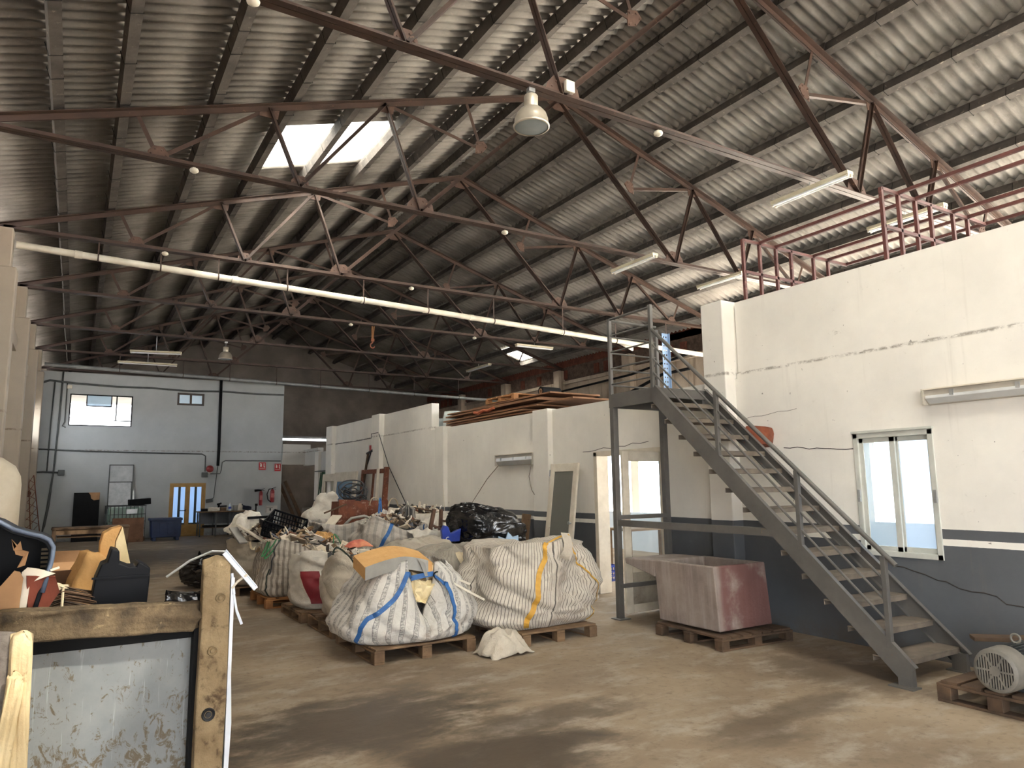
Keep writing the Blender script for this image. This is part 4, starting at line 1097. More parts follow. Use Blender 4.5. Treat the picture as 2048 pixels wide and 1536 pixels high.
def scrap_mat(name, cols):
    t = NT(name)
    g = t.n('ShaderNodeNewGeometry'); k = len(cols)
    c = t.ramp(g.outputs['Random Per Island'], [(i / k, col) for i, col in enumerate(cols)], 'CONSTANT')
    n = t.noise(t.coord(), 14, 6, 0.65)
    c = t.mix(t.math('MULTIPLY', t.g(n, 0.45, 0.7), 0.4), c, (110, 92, 72))
    t.col(c); t.set(0.65); return t.m
S_WHITE = scrap_mat('PaleScrap', [(226, 220, 208), (200, 188, 168), (236, 232, 224), (150, 128, 104), (96, 82, 70), (214, 200, 176), (60, 54, 50), (188, 176, 160)])
S_DARK = scrap_mat('DarkScrap', [(56, 50, 46), (120, 84, 60), (40, 40, 44), (150, 120, 90), (88, 74, 62), (196, 184, 164), (32, 32, 34), (104, 60, 44)])
S_MIX = scrap_mat('MixedScrap', [(190, 176, 154), (60, 58, 60), (222, 214, 200), (146, 110, 76), (96, 104, 118), (110, 96, 84), (232, 226, 214), (40, 38, 38), (176, 152, 120), (206, 196, 178), (84, 72, 60), (150, 132, 112), (226, 216, 198), (128, 84, 62)])
def heap(label, c, a, b, h, n, mat, seed, size=0.12, top=0.0):
    """uncountable small scrap inside a sack: mound plus many chips, one object"""
    rr = random.Random(seed); mb = MB(); c = V(c)
    def z(x, y):
        r = min(1.0, (x / a) ** 2 + (y / b) ** 2)
        return h * (1 - r) + noise.noise(V((x * 5, y * 5, seed))) * 0.05
    mb.grid(lambda u, v: c + V((a * v * math.cos(2 * PI * u), b * v * math.sin(2 * PI * u), z(a * v * math.cos(2 * PI * u), b * v * math.sin(2 * PI * u)) - 0.03)), 28, 8, True)
    for i in range(n):
        an, q = rr.uniform(0, 2 * PI), math.sqrt(rr.random()) * 0.96
        x, y = a * q * math.cos(an), b * q * math.sin(an)
        p = c + V((x, y, z(x, y) + rr.uniform(-0.02, 0.05)))
        k = rr.random(); s = size * rr.uniform(0.5, 1.6); rot = (rr.uniform(-0.9, 0.9), rr.uniform(-0.9, 0.9), rr.uniform(0, 6.3))
        if k < 0.45: mb.box(p, (s * rr.uniform(0.8, 2.4), s * rr.uniform(0.2, 0.5), 0.012), rot)
        elif k < 0.7: mb.box(p, (s * 1.4, s * rr.uniform(0.6, 1.1), 0.02), rot)
        elif k < 0.85: mb.chunk(p, (s, s * 0.7, s * 0.5), rot, 0.5, i, 1)
        else:
            M = Euler(rot).to_matrix()
            mb.tube([p + M @ V((s * (j - 2) * 0.6, math.sin(j * 1.3) * s * 0.3, 0)) for j in range(5)], 0.012, 5)
    o = mb.done('scrap_heap', mat)
    return tag(o, label, 'scrap', kind='stuff')

def notch(t, c, w, d):
    x = abs(t - c) / w
    return -d * max(0.0, 1 - x) ** 0.6 if x < 1 else 0.0
# --- front sack with blue straps
s1 = Sack('front printed white sack torn open in the middle, with blue straps', (2.94, 7.0, 0.142), [(0, .54, .50, -.02, 0), (.08, .66, .56, -.02, 0), (.22, .71, .60, 0, 0), (.5, .65, .54, .03, 0), (.8, .50, .44, .04, .02), (1, .37, .36, .03, .03)], 0.70, F_PRINT, p=3.0, seed=1, amp=0.042,
          rim=lambda t: notch(t, .752, .056, .50) + 0.06 * noise.noise(V((math.cos(6.28 * t) * 2, math.sin(6.28 * t) * 2, 3))) + 0.05 * math.exp(-((t - .70) / .03) ** 2) - 0.03 * math.exp(-((t - .88) / .04) ** 2), nu=190)
s1.strap([(.706, 1.0), (.695, .85), (.68, .70), (.665, .58), (.635, .42), (.615, .36), (.60, .12), (.59, .03)], 0.045, M_BLUES, label='blue strap')
s1.strap([(.803, 1.0), (.806, .8), (.812, .6), (.822, .3), (.83, .1), (.832, .03)], 0.05, M_BLUES, label='blue strap')
heap('pale plastic scrap filling the front sack with blue straps', (2.95, 7.03, 0.58), .40, .36, .20, 150, S_WHITE, 11, 0.09)
# --- sack with yellow straps
s2 = Sack('big pinstriped sack with yellow straps right of the front sack', (4.34, 6.88, 0.135), [(0, .54, .46, -.03, 0), (.1, .66, .54, -.05, 0), (.3, .69, .56, -.02, 0), (.55, .67, .54, .02, 0), (.85, .61, .50, .03, 0), (1, .55, .45, .05, .02)], 0.84, F_PIN, p=4.6, seed=5, amp=0.055,
          rim=lambda t: 0.03 * math.sin(2 * PI * t * 3 + 1) + 0.06 * math.exp(-((t - .79) / .03) ** 2), closed=True, nu=170, nv=64, sag=0.02)
s2.strap([(.738, 1.0), (.722, .85), (.706, .68), (.700, .5), (.704, .38), (.698, .25), (.684, .1), (.68, .04)], 0.055, M_YELS, label='yellow strap')
s2.strap([(.81, 1.0), (.84, .85), (.868, .65), (.885, .45), (.895, .3), (.897, .14), (.885, .04)], 0.03, M_YELS, label='yellow strap')
s2.loop(.735, .80, .09, .02, M_YELS, label='thin yellow cord', lean=.1)
mb = MB(); 
s2.ribbon([s2.S(.775, .78, .02), s2.S(.78, .86, .02), s2.S(.785, .94, .025), s2.S(.787, 1.0, .02) + V((0, .02, .05))], [V((0.1, -1, .2)).normalized()] * 4, .12, F_PLAIN, 'flap')
# --- fine striped sack wedged between them
s3 = Sack('fine pinstriped sack wedged behind the two front sacks', (4.02, 8.02, 0.0), [(0, .40, .36, 0, 0), (.1, .46, .42, 0, 0), (.4, .50, .45, 0, 0), (.75, .46, .42, 0, 0), (1, .40, .34, .02, 0)], 0.84, F_FINE, p=3.6, seed=7, amp=0.045, closed=True,
          rim=lambda t: 0.08 * noise.noise(V((math.cos(6.28 * t) * 1.5, math.sin(6.28 * t) * 1.5, 9))), sag=-0.06)
s3.strap([(.72, 1.0), (.725, .7), (.73, .4), (.735, .05)], 0.06, M_CREAMS)
s3.loop(.70, .78, -.16, .06, M_CREAMS, v=.99, out=.08)
# --- plain open sack behind the front sack
s4 = Sack('plain white sack, open and full of scrap, left behind the front sack', (2.98, 8.18, 0.152), [(0, .40, .34, 0, 0), (.1, .46, .40, 0, 0), (.4, .50, .42, 0, 0), (.75, .46, .40, 0, 0), (1, .44, .38, .02, 0)], 0.62, F_PLAIN, p=3.2, seed=9, amp=0.04,
          rim=lambda t: 0.12 * math.exp(-((t - .58) / .06) ** 2) - 0.12 * math.exp(-((t - .74) / .07) ** 2))
s4.loop(.56, .64, .10, .02, M_DGREENS, lean=-.06)
heap('mixed scrap with blue rags in the open plain sack', (3.0, 8.15, 0.62), .42, .36, .18, 220, S_MIX, 21, 0.08)
# --- sack with the red panel
s5 = Sack('white sack with a dark red panel on its front', (2.92, 9.36, 0.122), [(0, .42, .38, 0, 0), (.1, .47, .42, 0, 0), (.4, .50, .44, 0, 0), (.75, .48, .42, 0, 0), (1, .45, .40, 0, 0)], 0.66, F_WHITE, p=3.6, seed=12, amp=0.032,
          rim=lambda t: 0.05 * math.sin(2 * PI * t * 2))
mbp = MB().grid(lambda u, v: s5.S(.585 + .075 * u + .045 * (1 - v), .10 + .55 * v, .009), 14, 16)
o = mbp.done('printed_panel', mk('DarkRedPrint', (136, 34, 42), (110, 26, 34), 6, 0.6, c3=(176, 110, 108), sc3=40, t3=(0.66, 0.72)), s5.th, smooth=True, world=False); o['label'] = 'dark red printed panel'
s5.strap([(.70, 1.0), (.705, .75), (.715, .5), (.72, .38)], 0.055, M_GREYS, label='dark grey strap')
s5.strap([(.735, 1.0), (.745, .7), (.775, .4), (.80, .2), (.815, .03)], 0.022, M_BLACK, label='black cord')
heap('pale scrap in the sack with the red panel', (2.92, 9.36, 0.62), .42, .38, .18, 120, S_WHITE, 23)
# --- wide plaid sack with green loop
s6 = Sack('wide brown and white striped sack with green lifting loops', (2.84, 10.62, 0.142), [(0, .52, .46, 0, 0), (.08, .58, .50, 0, 0), (.3, .60, .54, .0, 0), (.6, .57, .52, 0, 0), (1, .55, .48, 0, 0)], 0.70, F_PLAID, p=4.0, seed=15, amp=0.035,
          rim=lambda t: 0.07 * math.exp(-((t - .64) / .06) ** 2) - 0.03 * math.exp(-((t - .8) / .1) ** 2))
s6.loop(.600, .640, -.22, .02, M_GREENS, v=.99, label='bright green lifting loop', out=.10, lean=-.06)
s6.loop(.590, .628, -.19, .02, M_GREENS, v=1.0, label='bright green lifting loop', out=.13, lean=-.05)
s6.loop(.84, .875, .15, .02, M_GREENS, label='bright green lifting loop', lean=-.05)
s6.loop(.85, .885, -.14, .02, M_GREENS, label='bright green lifting loop', lean=.04, out=.05)
s6.strap([(.645, 1.0), (.625, .8), (.615, .55), (.612, .4)], .022, M_GREYS)
s6.strap([(.605, .5), (.605, .25), (.61, .03)], .02, M_DGREENS)
heap('boards and pale scrap heaped in the wide striped sack', (2.84, 10.62, 0.78), .50, .45, .14, 170, S_MIX, 25, 0.11)
# --- plain sack at the left end
s7 = Sack('plain dusty sack at the left end of the pile', (2.66, 12.1, 0.132), [(0, .44, .42, 0, 0), (.1, .50, .46, 0, 0), (.4, .54, .48, 0, 0), (.75, .50, .46, 0, 0), (1, .52, .46, 0, 0)], 0.66, F_PLAIN, p=3.2, seed=18, amp=0.04,
          rim=lambda t: 0.05 * math.sin(2 * PI * t * 2 + 1.0))
s7.loop(.66, .70, -.1, .03, M_CREAMS, v=1.0, out=.08)
heap('white bags and dark scrap heaped in the plain dusty sack', (2.66, 12.1, 0.76), .46, .42, .22, 160, S_MIX, 27, 0.12)
# --- grey striped sack in the middle of the back row
s8 = Sack('grey striped sack in the back row holding the rusty plates', (3.86, 11.55, 0.0), [(0, .52, .46, 0, 0), (.1, .58, .52, 0, 0), (.4, .60, .54, 0, 0), (.75, .58, .52, 0, 0), (1, .56, .50, 0, 0)], 1.08, F_GREY, p=3.8, seed=20, amp=0.04,
          rim=lambda t: 0.16 * math.exp(-((t - .88) / .09) ** 2) - 0.05 * math.exp(-((t - .68) / .08) ** 2))
s8.loop(.84, .86, .22, .05, M_BLUES, v=.98, label='blue strap')
# --- sack with a blue strap, slumped open
s9 = Sack('slumped white sack with one blue strap across its corner', (4.06, 10.2, 0.0), [(0, .46, .42, 0, 0), (.1, .52, .48, 0, 0), (.4, .54, .5, 0, 0), (.75, .52, .47, 0, 0), (1, .46, .42, .02, 0)], 1.08, F_GREY, p=3.2, seed=22, amp=0.05,
          rim=lambda t: 0.14 * math.exp(-((t - .62) / .06) ** 2) - 0.10 * math.exp(-((t - .78) / .08) ** 2))
s9.strap([(.70, 1.0), (.685, .85), (.665, .7), (.645, .55), (.635, .4)], .05, M_BLUES, label='blue strap')
s9.strap([(.865, 1.0), (.867, .9), (.87, .82)], .05, M_BLUES, label='blue strap')
heap('rags and pale scrap in the slumped sack with a blue strap', (4.08, 10.2, 1.0), .40, .36, .14, 150, S_MIX, 29, 0.08)
# --- white sack at the right back
s10 = Sack('bright white sack at the right of the back row', (5.12, 11.5, 0.0), [(0, .48, .46, 0, 0), (.1, .54, .5, 0, 0), (.4, .58, .54, 0, 0), (.75, .60, .54, 0, 0), (1, .56, .5, 0, 0)], 1.16, F_WHITE, p=3.4, seed=24, amp=0.035,
           rim=lambda t: 0.08 * math.exp(-((t - .90) / .06) ** 2))
heap('white offcuts sticking out of the bright white sack', (5.02, 11.5, 1.08), .48, .44, .1, 120, S_WHITE, 31, 0.12)
# --- flat half-empty sack in the middle
s11 = Sack('half empty dusty sack lying flat behind the orange foam', (3.98, 9.05, 0.0), [(0, .46, .42, 0, 0), (.1, .50, .46, 0, 0), (.5, .52, .48, 0, 0), (.8, .50, .44, 0, 0), (1, .44, .34, 0, 0)], 0.86, F_PLAIN, p=3.0, seed=26, amp=0.05, closed=True, sag=-0.04,
           rim=lambda t: 0.05 * math.sin(2 * PI * t * 2) + 0.06 * math.exp(-((t - .9) / .05) ** 2))
# --- tall white sack
s12 = Sack('tall slim white sack rising behind the black crate', (3.82, 12.75, 0.0), [(0, .40, .36, 0, 0), (.1, .44, .4, 0, 0), (.5, .42, .38, -.02, 0), (.75, .30, .28, -.03, 0), (.9, .20, .18, 0.02, 0), (1, .15, .13, .05, 0)], 1.50, F_WHITE, p=2.6, seed=28, amp=0.045, closed=True, sag=0.02)
# --- big scrap sacks under the chair legs and bin bag
s13 = Sack('low white sack carrying the chair frame and the black bin bag', (5.28, 9.52, 0.0), [(0, .62, .56, 0, 0), (.1, .68, .62, 0, 0), (.5, .70, .64, 0, 0), (.8, .68, .62, 0, 0), (1, .64, .58, 0, 0)], 0.72, F_PLAIN, p=3.4, seed=33, amp=0.05)
heap('dark scrap metal and sticks under the upturned chair frame', (5.0, 9.6, 0.70), .58, .5, .12, 200, S_DARK, 35, 0.14)

# --- black bin bag
def film(name):
    t = NT(name); p = t.coord()
    t.col((15, 15, 17)); t.set(0.2, 0.0, 0.7)
    w = t.math('ABSOLUTE', t.math('SUBTRACT', t.noise(t.scale(p, (3, 4, 6)), 1.0, 3, 0.5, 0.8), 0.5))
    t.bump(w, 0.6, 0.06); return t.m
M_FILM = film('BlackPlasticFilm')
def bin_bag(label, c, a, b, h, seed, rot=0.0, amp=0.1, knot=None, slope=0.0):
    th = thing('bin_bag', label, 'bin bag', c, rot)
    def f(u, v):
        th_ = 2 * PI * u; ph = PI * (v * 0.98 + 0.01)
        d = V((math.sin(ph) * math.cos(th_), math.sin(ph) * math.sin(th_), -math.cos(ph)))
        e = 0.75
        d2 = V([math.copysign(abs(x) ** e, x) for x in d])
        o = V((seed, seed * 2, seed * 3))
        k = 1 + amp * noise.noise(d * 1.7 + o) + amp * 0.5 * (1 - 2.2 * abs(noise.noise(V((d.x * 3 + d.z * 2, d.y * 3, d.z * 5)) + o))) + amp * .25 * noise.noise(d * 8 + o)
        zz = h / 2 + d2.z * h / 2 * (k if d.z > 0 else 1 + (k - 1) * .3)
        return V((d2.x * a * k, d2.y * b * k, zz * (1 - slope * d2.x)))
    MB().grid(f, 80, 48, True).done('film', M_FILM, th, smooth=True, world=False)
    if knot:
        kx, kz, dirx = knot
        def g(u, v):
            an = 2 * PI * u; r = 0.03 + 0.09 * v * v + 0.025 * math.sin(an * 5 + 1) * v
            return V((kx + dirx * (0.18 * v), math.sin(an) * r, kz + math.cos(an) * r - 0.02 * v))
        MB().grid(g, 36, 10, True).done('gathered_neck', M_FILM, th, smooth=True, world=False, thick=0.003)
    return th
bin_bag('big shiny black bin bag on top of the scrap pile', (5.16, 9.2, 0.70), .56, .40, .60, 3.3, 0.15, 0.13, knot=(.48, .2, 1), slope=.26)
bin_bag('small black bin bag on the floor left of the pile', (2.02, 13.0, 0.0), .42, .36, .50, 7.1, 0.3, 0.2, knot=(-.1, .47, -.6))
# ================================================================== loose junk on and around the pile
M_FOAM = mk('OrangeAgedFoam', (220, 176, 116), (200, 152, 92), 4, 0.9, 0, 0.4, c3=(236, 214, 160), sc3=10)
M_FOAMW = mk('PaleCutFoam', (238, 222, 180), (224, 202, 150), 5, 0.9, 0, 0.3)
M_FOAMD = mk('DirtyFoamEdge', (158, 138, 106), (122, 102, 74), 6, 0.9, 0, 0.7, c3=(80, 62, 42), sc3=12, t3=(0.52, 0.70))
M_CARD = mk('Cardboard', (178, 138, 100), (152, 114, 80), 3, 0.85, 0, 0.1)
M_CARDD = mk('DarkCardboard', (112, 80, 54), (84, 58, 40), 3, 0.85, 0, 0.1)
M_BLUEP = mk('RoyalBluePlastic', (38, 66, 168), (28, 50, 132), 4, 0.4)
M_BLKP = mk('BlackDustyPlastic', (20, 22, 27), (13, 14, 18), 3, 0.5, 0, 0.05, c3=(58, 66, 80), sc3=12, t3=(0.66, 0.78), spec=0.12)  # blue-grey spots paint bluish highlights as well as dust
M_GREYM = mk('GreySheetMetal', (164, 162, 156), (140, 138, 132), 4, 0.45, 0.3)
M_RUST = MATS['Rust']
def top(name, label, cat, mb, mat, group=None, **kw):
    return tag(mb.done(name, mat, **kw), label, cat, group)
def stick(name, label, cat, p, q, w, h, mat, up=(0, 0, 1), group=None):
    return top(name, label, cat, MB().bar(p, q, w, h, up), mat, group, bevel=min(w, h) * 0.15)

# orange foam slab with a grey metal face on the front sack
th = thing('foam_slab', 'orange foam slab with a grey metal face lying across the front sack', 'foam', (2.75, 6.8, 0.8))
def slab(u, off):
    return V((2.39 + 0.70 * u, 6.62 + 0.05 * math.sin(u * 3) + off, 0.855 + 0.075 * math.sin(u * 2.2) - 0.16 * max(0, u - 0.55) ** 1.3))
mb = MB()
N = 14
for k in range(N):
    a, b = k / N, (k + 1) / N; h = 0.115; d = 0.34
    up = V((0, 0, .085)); p = [slab(a, 0), slab(b, 0), slab(b, d) + up, slab(a, d) + up]
    vs = p + [x - V((0, 0, h)) for x in p]
    mb.add(vs, [(0, 1, 2, 3), (7, 6, 5, 4), (0, 4, 5, 1), (2, 6, 7, 3)] + ([(0, 3, 7, 4)] if k == 0 else []) + ([(1, 5, 6, 2)] if k == N - 1 else []))
bmesh.ops.remove_doubles(mb.bm, verts=mb.bm.verts[:], dist=1e-4)
mb.done('foam_core', M_FOAM, th)
mb = MB().grid(lambda u, v: slab(u * 0.94, -0.006) + V((0, 0, 0.004 - 0.125 * v)), 14, 2)
mb.done('metal_face', M_GREYM, th, thick=0.004)
MB().chunk((3.10, 6.76, .80), (.14, .22, .10), (.2, .3, .3), .4, 5).done('broken_end', M_FOAMW, th)
mb = MB().add([], []) if False else MB().poly([(2.93, 6.60, .90), (3.0, 6.60, .86), (3.04, 6.60, .70), (3.02, 6.60, .69)], (0, .006, 0)); mb.done('torn_strip', M_GREYM, th)
top('foam_chunk', 'pale foam chunk showing through the tear of the front sack', 'foam', MB().chunk((2.98, 6.70, .60), (.26, .22, .20), (.35, .1, .35), .35, 7, 4), M_FOAMW)
top('foam_chunk', 'stained foam chunk under the blue strap bridge of the front sack', 'foam', MB().chunk((2.98, 6.74, .72), (.26, .2, .10), (.2, .1, .1), .4, 8, 4), M_FOAMD)
stick('plastic_profile', 'upper white plastic strip sticking out right of the front sack', 'strip', (3.10, 6.76, .80), (3.50, 6.60, .615), .03, .02, M_PVC, group='white strips on the front sack')
stick('plastic_profile', 'lower longer white plastic strip pointing down from the front sack', 'strip', (3.10, 6.66, .765), (3.62, 6.52, .46), .035, .022, M_PVC, group='white strips on the front sack')
# blue strap bridging the tear
a, b = s1.S(.706, 1.0, .01), s1.S(.803, 1.0, .01)
mid = (a + b) / 2 + V((.06, -.03, .02))
pts = [a * (1 - k) ** 2 + mid * 2 * k * (1 - k) + b * k ** 2 for k in [i / 12 for i in range(13)]]
s1.ribbon(pts, [V((0, -1, .5)).normalized()] * 13, .05, M_BLUES, label='blue strap')
# red and white rag, grey stick, small boards near the middle sacks
def rag(name, label, c, sx, sy, h, mat, seed, rot=(0, 0, 0), cat='cloth', amp=.12):
    M = Euler(rot).to_matrix(); c = V(c)
    def f(u, v):
        x, y = (u - .5) * sx, (v - .5) * sy
        r = max(0, 1 - (2 * x / sx) ** 4) * max(0, 1 - (2 * y / sy) ** 4)
        z = h * r + amp * min(sx, sy) * (noise.noise(V((x * 9, y * 9, seed))) + .8 * (1 - 2 * abs(noise.noise(V((x * 7 + y * 5, y * 9, seed + 5))))))
        return c + M @ V((x + .05 * noise.noise(V((x * 8, y * 8, seed + 9))), y, z * (0.35 + .65 * r) + .004))
    return top(name, label, cat, MB().grid(f, 30, 24), mat, smooth=True, thick=.006)
rag('rag', 'small red and yellow rag behind the orange foam slab', (2.93, 8.38, .90), .30, .2, .06, mk('RedRag', (196, 84, 84), (214, 150, 110), 8, .8), 3)
rag('folded_sack', 'crumpled cream sack on the floor before the yellow strapped sack', (3.62, 6.16, .0), .46, .34, .17, F_WHITE if False else F_PLAIN, 12, (0, 0, .1), 'sack', .22)
rag('cloth_bundle', 'white cloth bundle on top of the plain sack at the left end', (2.42, 12.25, .92), .55, .5, .22, F_WHITE, 17, (0, 0, .4), 'cloth', .2)
rag('cloth_bundle', 'white plastic film draped at the right back of the pile', (5.2, 10.7, .86), .9, .7, .16, F_WHITE, 19, (.3, 0, .2), 'cloth', .16)
rag('cloth_bundle', 'crumpled white film sheet beside the slumped sack with blue strap', (4.42, 9.55, .80), .6, .5, .10, F_WHITE, 23, (.5, .2, .2), 'cloth', .16)
# black crate
def crate(name, label, c, w, d, h, mat, rot):
    th = thing(name, label, 'crate', c, rot=Euler(rot))
    t = .012
    def side(n, A, B, up):
        mb = MB(); A, B, up = V(A), V(B), V(up); L = (B - A).length; Hh = up.length; e = (B - A).normalized(); k = up.normalized(); nn = e.cross(k)
        for z in (0, .33, .62, 1.0): mb.bar(A + k * (z * Hh), B + k * (z * Hh), t, .03 if z in (0, 1.0) else .016, k)
        m = max(3, int(L / .045))
        for i in range(m + 1): mb.bar(A + e * (L * i / m), A + e * (L * i / m) + k * Hh, t * .8, .014 if 0 < i < m else .03, e)
        mb.done(n, mat, th, world=False)
    x, y = w / 2, d / 2
    side('side_panel', (-x, -y, 0), (x, -y, 0), (0, 0, h)); side('side_panel', (-x, y, 0), (x, y, 0), (0, 0, h))
    side('end_panel', (-x, -y, 0), (-x, y, 0), (0, 0, h)); side('end_panel', (x, -y, 0), (x, y, 0), (0, 0, h))
    mb = MB()
    for i in range(12): mb.b2((-x, -y + d * i / 12, 0), (x, -y + d * i / 12 + .018, .008))
    for i in range(12): mb.b2((-x + w * i / 12, -y, 0), (-x + w * i / 12 + .018, y, .008))
    mb.done('base_grid', mat, th, world=False)
    return th
crate('plastic_crate', 'black plastic crate tipped on top of the striped sacks', (2.80, 11.45, .90), .54, .40, .24, M_BLKP, (R(24), R(18), R(-28)))
crate('plastic_crate', 'blue plastic crate on the floor beyond the office doorway', (7.66, 9.65, .0), .40, .30, .24, M_BLUEP, (0, 0, .1))
# boards and offcuts around the crate
for k, (n, lab, p, q, w, h, m) in enumerate((
        ('board_offcut', 'pale long board leaning down over the plain sack at the left end', (2.20, 11.85, 1.05), (2.64, 11.5, .72), .10, .02, M_WHITEP),
        ('board_offcut', 'white board with a black slot at the left edge of the pile', (2.14, 11.9, 1.0), (2.25, 11.62, .78), .14, .03, M_GREYM),
        ('board_offcut', 'dark brown flat board in front of the black crate', (2.55, 10.95, .90), (3.2, 10.75, .99), .16, .018, M_WOODD),
        ('board_offcut', 'light brown board lying flat on the wide striped sack', (2.70, 10.55, .90), (3.25, 10.5, .95), .22, .012, M_CARD),
        ('board_offcut', 'brown stick lying across the wide striped sack', (2.45, 10.75, .82), (3.1, 10.9, 1.02), .05, .04, M_WOOD),
        ('board_offcut', 'small brown board by the plain open sack', (2.90, 8.6, .86), (3.05, 8.45, .95), .12, .02, M_WOODD),
        ('board_offcut', 'black strip lying on the white cloth bundle', (2.38, 12.05, 1.14), (2.72, 12.0, 1.15), .06, .04, M_BLACK),
        ('board_offcut', 'torn white board standing right of the black crate', (3.36, 11.2, .92), (3.62, 11.35, 1.16), .20, .02, M_WHITEP))):
    stick(n, lab, 'board', p, q, w, h, m)
top('foam_chunk', 'orange foam chunk among the boards on the wide striped sack', 'foam', MB().chunk((3.15, 10.45, .90), (.24, .2, .12), (.1, .2, .4), .4, 13), M_FOAM)
# rusty plates, cable coil, mop, sticks in the back row
th = thing('rusty_steel_box', 'rusty open steel box standing in the grey striped sack', 'box', (3.98, 11.75, .95))
MB().box((3.94, 11.52, 1.17), (.50, .012, .46), (R(-6), R(2), 0)).done('front_plate', M_RUST, th)
MB().box((4.20, 11.9, 1.17), (1.0, .012, .40), (R(-4), 0, 0)).done('back_plate', M_RUST, th)
MB().box((3.69, 11.7, 1.15), (.012, .40, .44), (0, R(3), 0)).done('side_plate', M_RUST, th)
MB().box((4.2, 11.7, 1.12), (.012, .40, .30), (0, R(-3), 0)).done('side_plate', M_RUST, th)
def coil(name, label, c, r, n, mat, wire, seed, cat='cable', flat=.35, tilt=(0, 0, 0)):
    rr = random.Random(seed); M = Euler(tilt).to_matrix(); mb = MB()
    for k in range(n):
        R0 = r * rr.uniform(.65, 1.1); o = V((rr.uniform(-.3, .3) * r, rr.uniform(-.3, .3) * r, rr.uniform(0, flat) * r)); tl = Euler((rr.uniform(-.5, .5), rr.uniform(-.5, .5), rr.uniform(0, 6))).to_matrix()
        pts = [V(c) + M @ (o + tl @ V((R0 * math.cos(a), R0 * rr.uniform(.9, 1.1) * math.sin(a), .02 * math.sin(3 * a)))) for a in [2 * PI * i / 22 for i in range(22)]]
        mb.tube(pts, wire, 6, True)
    return top(name, label, cat, mb, mat, smooth=True)
coil('cable_coil', 'tangled black cable coil on the rusty steel box', (4.0, 11.72, 1.44), .21, 9, M_CABLE, .011, 3, flat=.8, tilt=(.5, 0, 0))
stick('wooden_stick', 'dark stick poking out left from the rusty steel box', 'stick', (3.42, 11.4, 1.20), (3.80, 11.45, 1.33), .025, .025, M_WOODD)
def mop():
    th = thing('mop', 'grey string mop head hanging over the back row', 'mop', (4.68, 11.0, .95))
    rr = random.Random(6); mb = MB()
    for k in range(90):
        a = rr.uniform(0, 2 * PI); r = rr.uniform(.02, .13)
        mb.tube([(4.68 + .02 * math.cos(a), 11.0 + .02 * math.sin(a), 1.30), (4.68 + r * math.cos(a), 11.0 + r * math.sin(a), 1.24), (4.68 + r * 1.1 * math.cos(a), 11.0 + r * 1.1 * math.sin(a), 1.10), (4.68 + r * .7 * math.cos(a + .4), 11.0 + r * .7 * math.sin(a + .4), rr.uniform(.98, 1.06))], .009, 4)
    o = mb.done('mop_strings', scrap_mat('MopGreys', [(120, 118, 114), (70, 70, 72), (160, 156, 150), (40, 40, 42)]), th); o['kind'] = 'stuff'
    MB().tube([(4.68, 11.0, 1.28), (5.2, 11.05, 1.18)], .014, 8).done('handle', M_WOODD, th)
mop()
for k, (x, y, z, lab) in enumerate(((4.28, 11.45, 1.30, 'left cream webbing loop behind the rusty steel box'), (4.55, 11.3, 1.28, 'right cream webbing loop beside the mop head'))):
    mb = MB(); rows = []
    for i in range(17):
        a = PI * i / 16
        for r in (.075, .085):
            pass
        c = V((x + .08 * math.cos(a), y, z + .13 * math.sin(a)))
        n = V((math.cos(a), 0, math.sin(a)))
        rows.append([mb.bm.verts.new(c + n * d + V((0, e, 0))) for d, e in ((0, -.025), (.006, -.025), (.006, .025), (0, .025))])
    for A, B in zip(rows, rows[1:]):
        for q in range(4): mb.bm.faces.new((A[q], A[(q + 1) % 4], B[(q + 1) % 4], B[q]))
    top('webbing_loop', lab, 'strap', mb, M_CREAMS, 'cream loops in the back row', smooth=True, ang=50)
for k, (p, q, lab) in enumerate((((4.86, 11.3, 1.18), (4.80, 11.3, 1.36), 'thin white stick rising left in the bright white sack'), ((5.06, 11.2, 1.14), (5.10, 11.25, 1.30), 'short white offcut in the middle of the bright white sack'),
        ((5.22, 11.3, 1.16), (5.30, 11.2, 1.29), 'white split offcut at the right of the bright white sack'), ((4.86, 11.1, 1.22), (5.2, 11.3, 1.10), 'red brown stick lying on the bright white sack'))):
    stick('offcut', lab, 'stick', p, q, .035 if k else .018, .02, M_RUST if k == 3 else M_PVC)
stick('plastic_rod', 'thin upright white rod standing at the right back of the pile', 'rod', (5.82, 11.8, .0), (5.74, 11.85, 1.62), .012, .012, M_PVC)
top('grey_hose', 'grey flexible hose arching before the rusty steel box', 'hose', MB().tube([(3.62, 11.1, .98), (3.75, 11.05, 1.12), (3.95, 11.02, 1.15), (4.15, 11.05, 1.08), (4.25, 11.1, .98)], .022, 8), M_GREYM, smooth=True)
top('cord_loop', 'small black cord loop at the right end of the orange foam slab', 'cord', MB().tube([(3.13 + .035 * math.cos(a), 6.60, .735 + .03 * math.sin(a)) for a in [2 * PI * k / 14 for k in range(14)]], .007, 6, True), M_BLACK, smooth=True)
stick('wooden_stick', 'long brown stick lying under the upturned chair frame', 'stick', (4.45, 9.3, .86), (5.15, 9.45, .92), .04, .03, M_WOOD)
stick('wooden_stick', 'short pale stick crossing the upturned chair frame', 'stick', (4.7, 9.6, .9), (5.3, 9.9, .98), .03, .03, M_WHITEP)
stick('white_tube', 'white plastic tube on the open plain sack', 'tube', (2.80, 7.95, .88), (3.05, 7.85, .84), .07, .07, M_PVC)
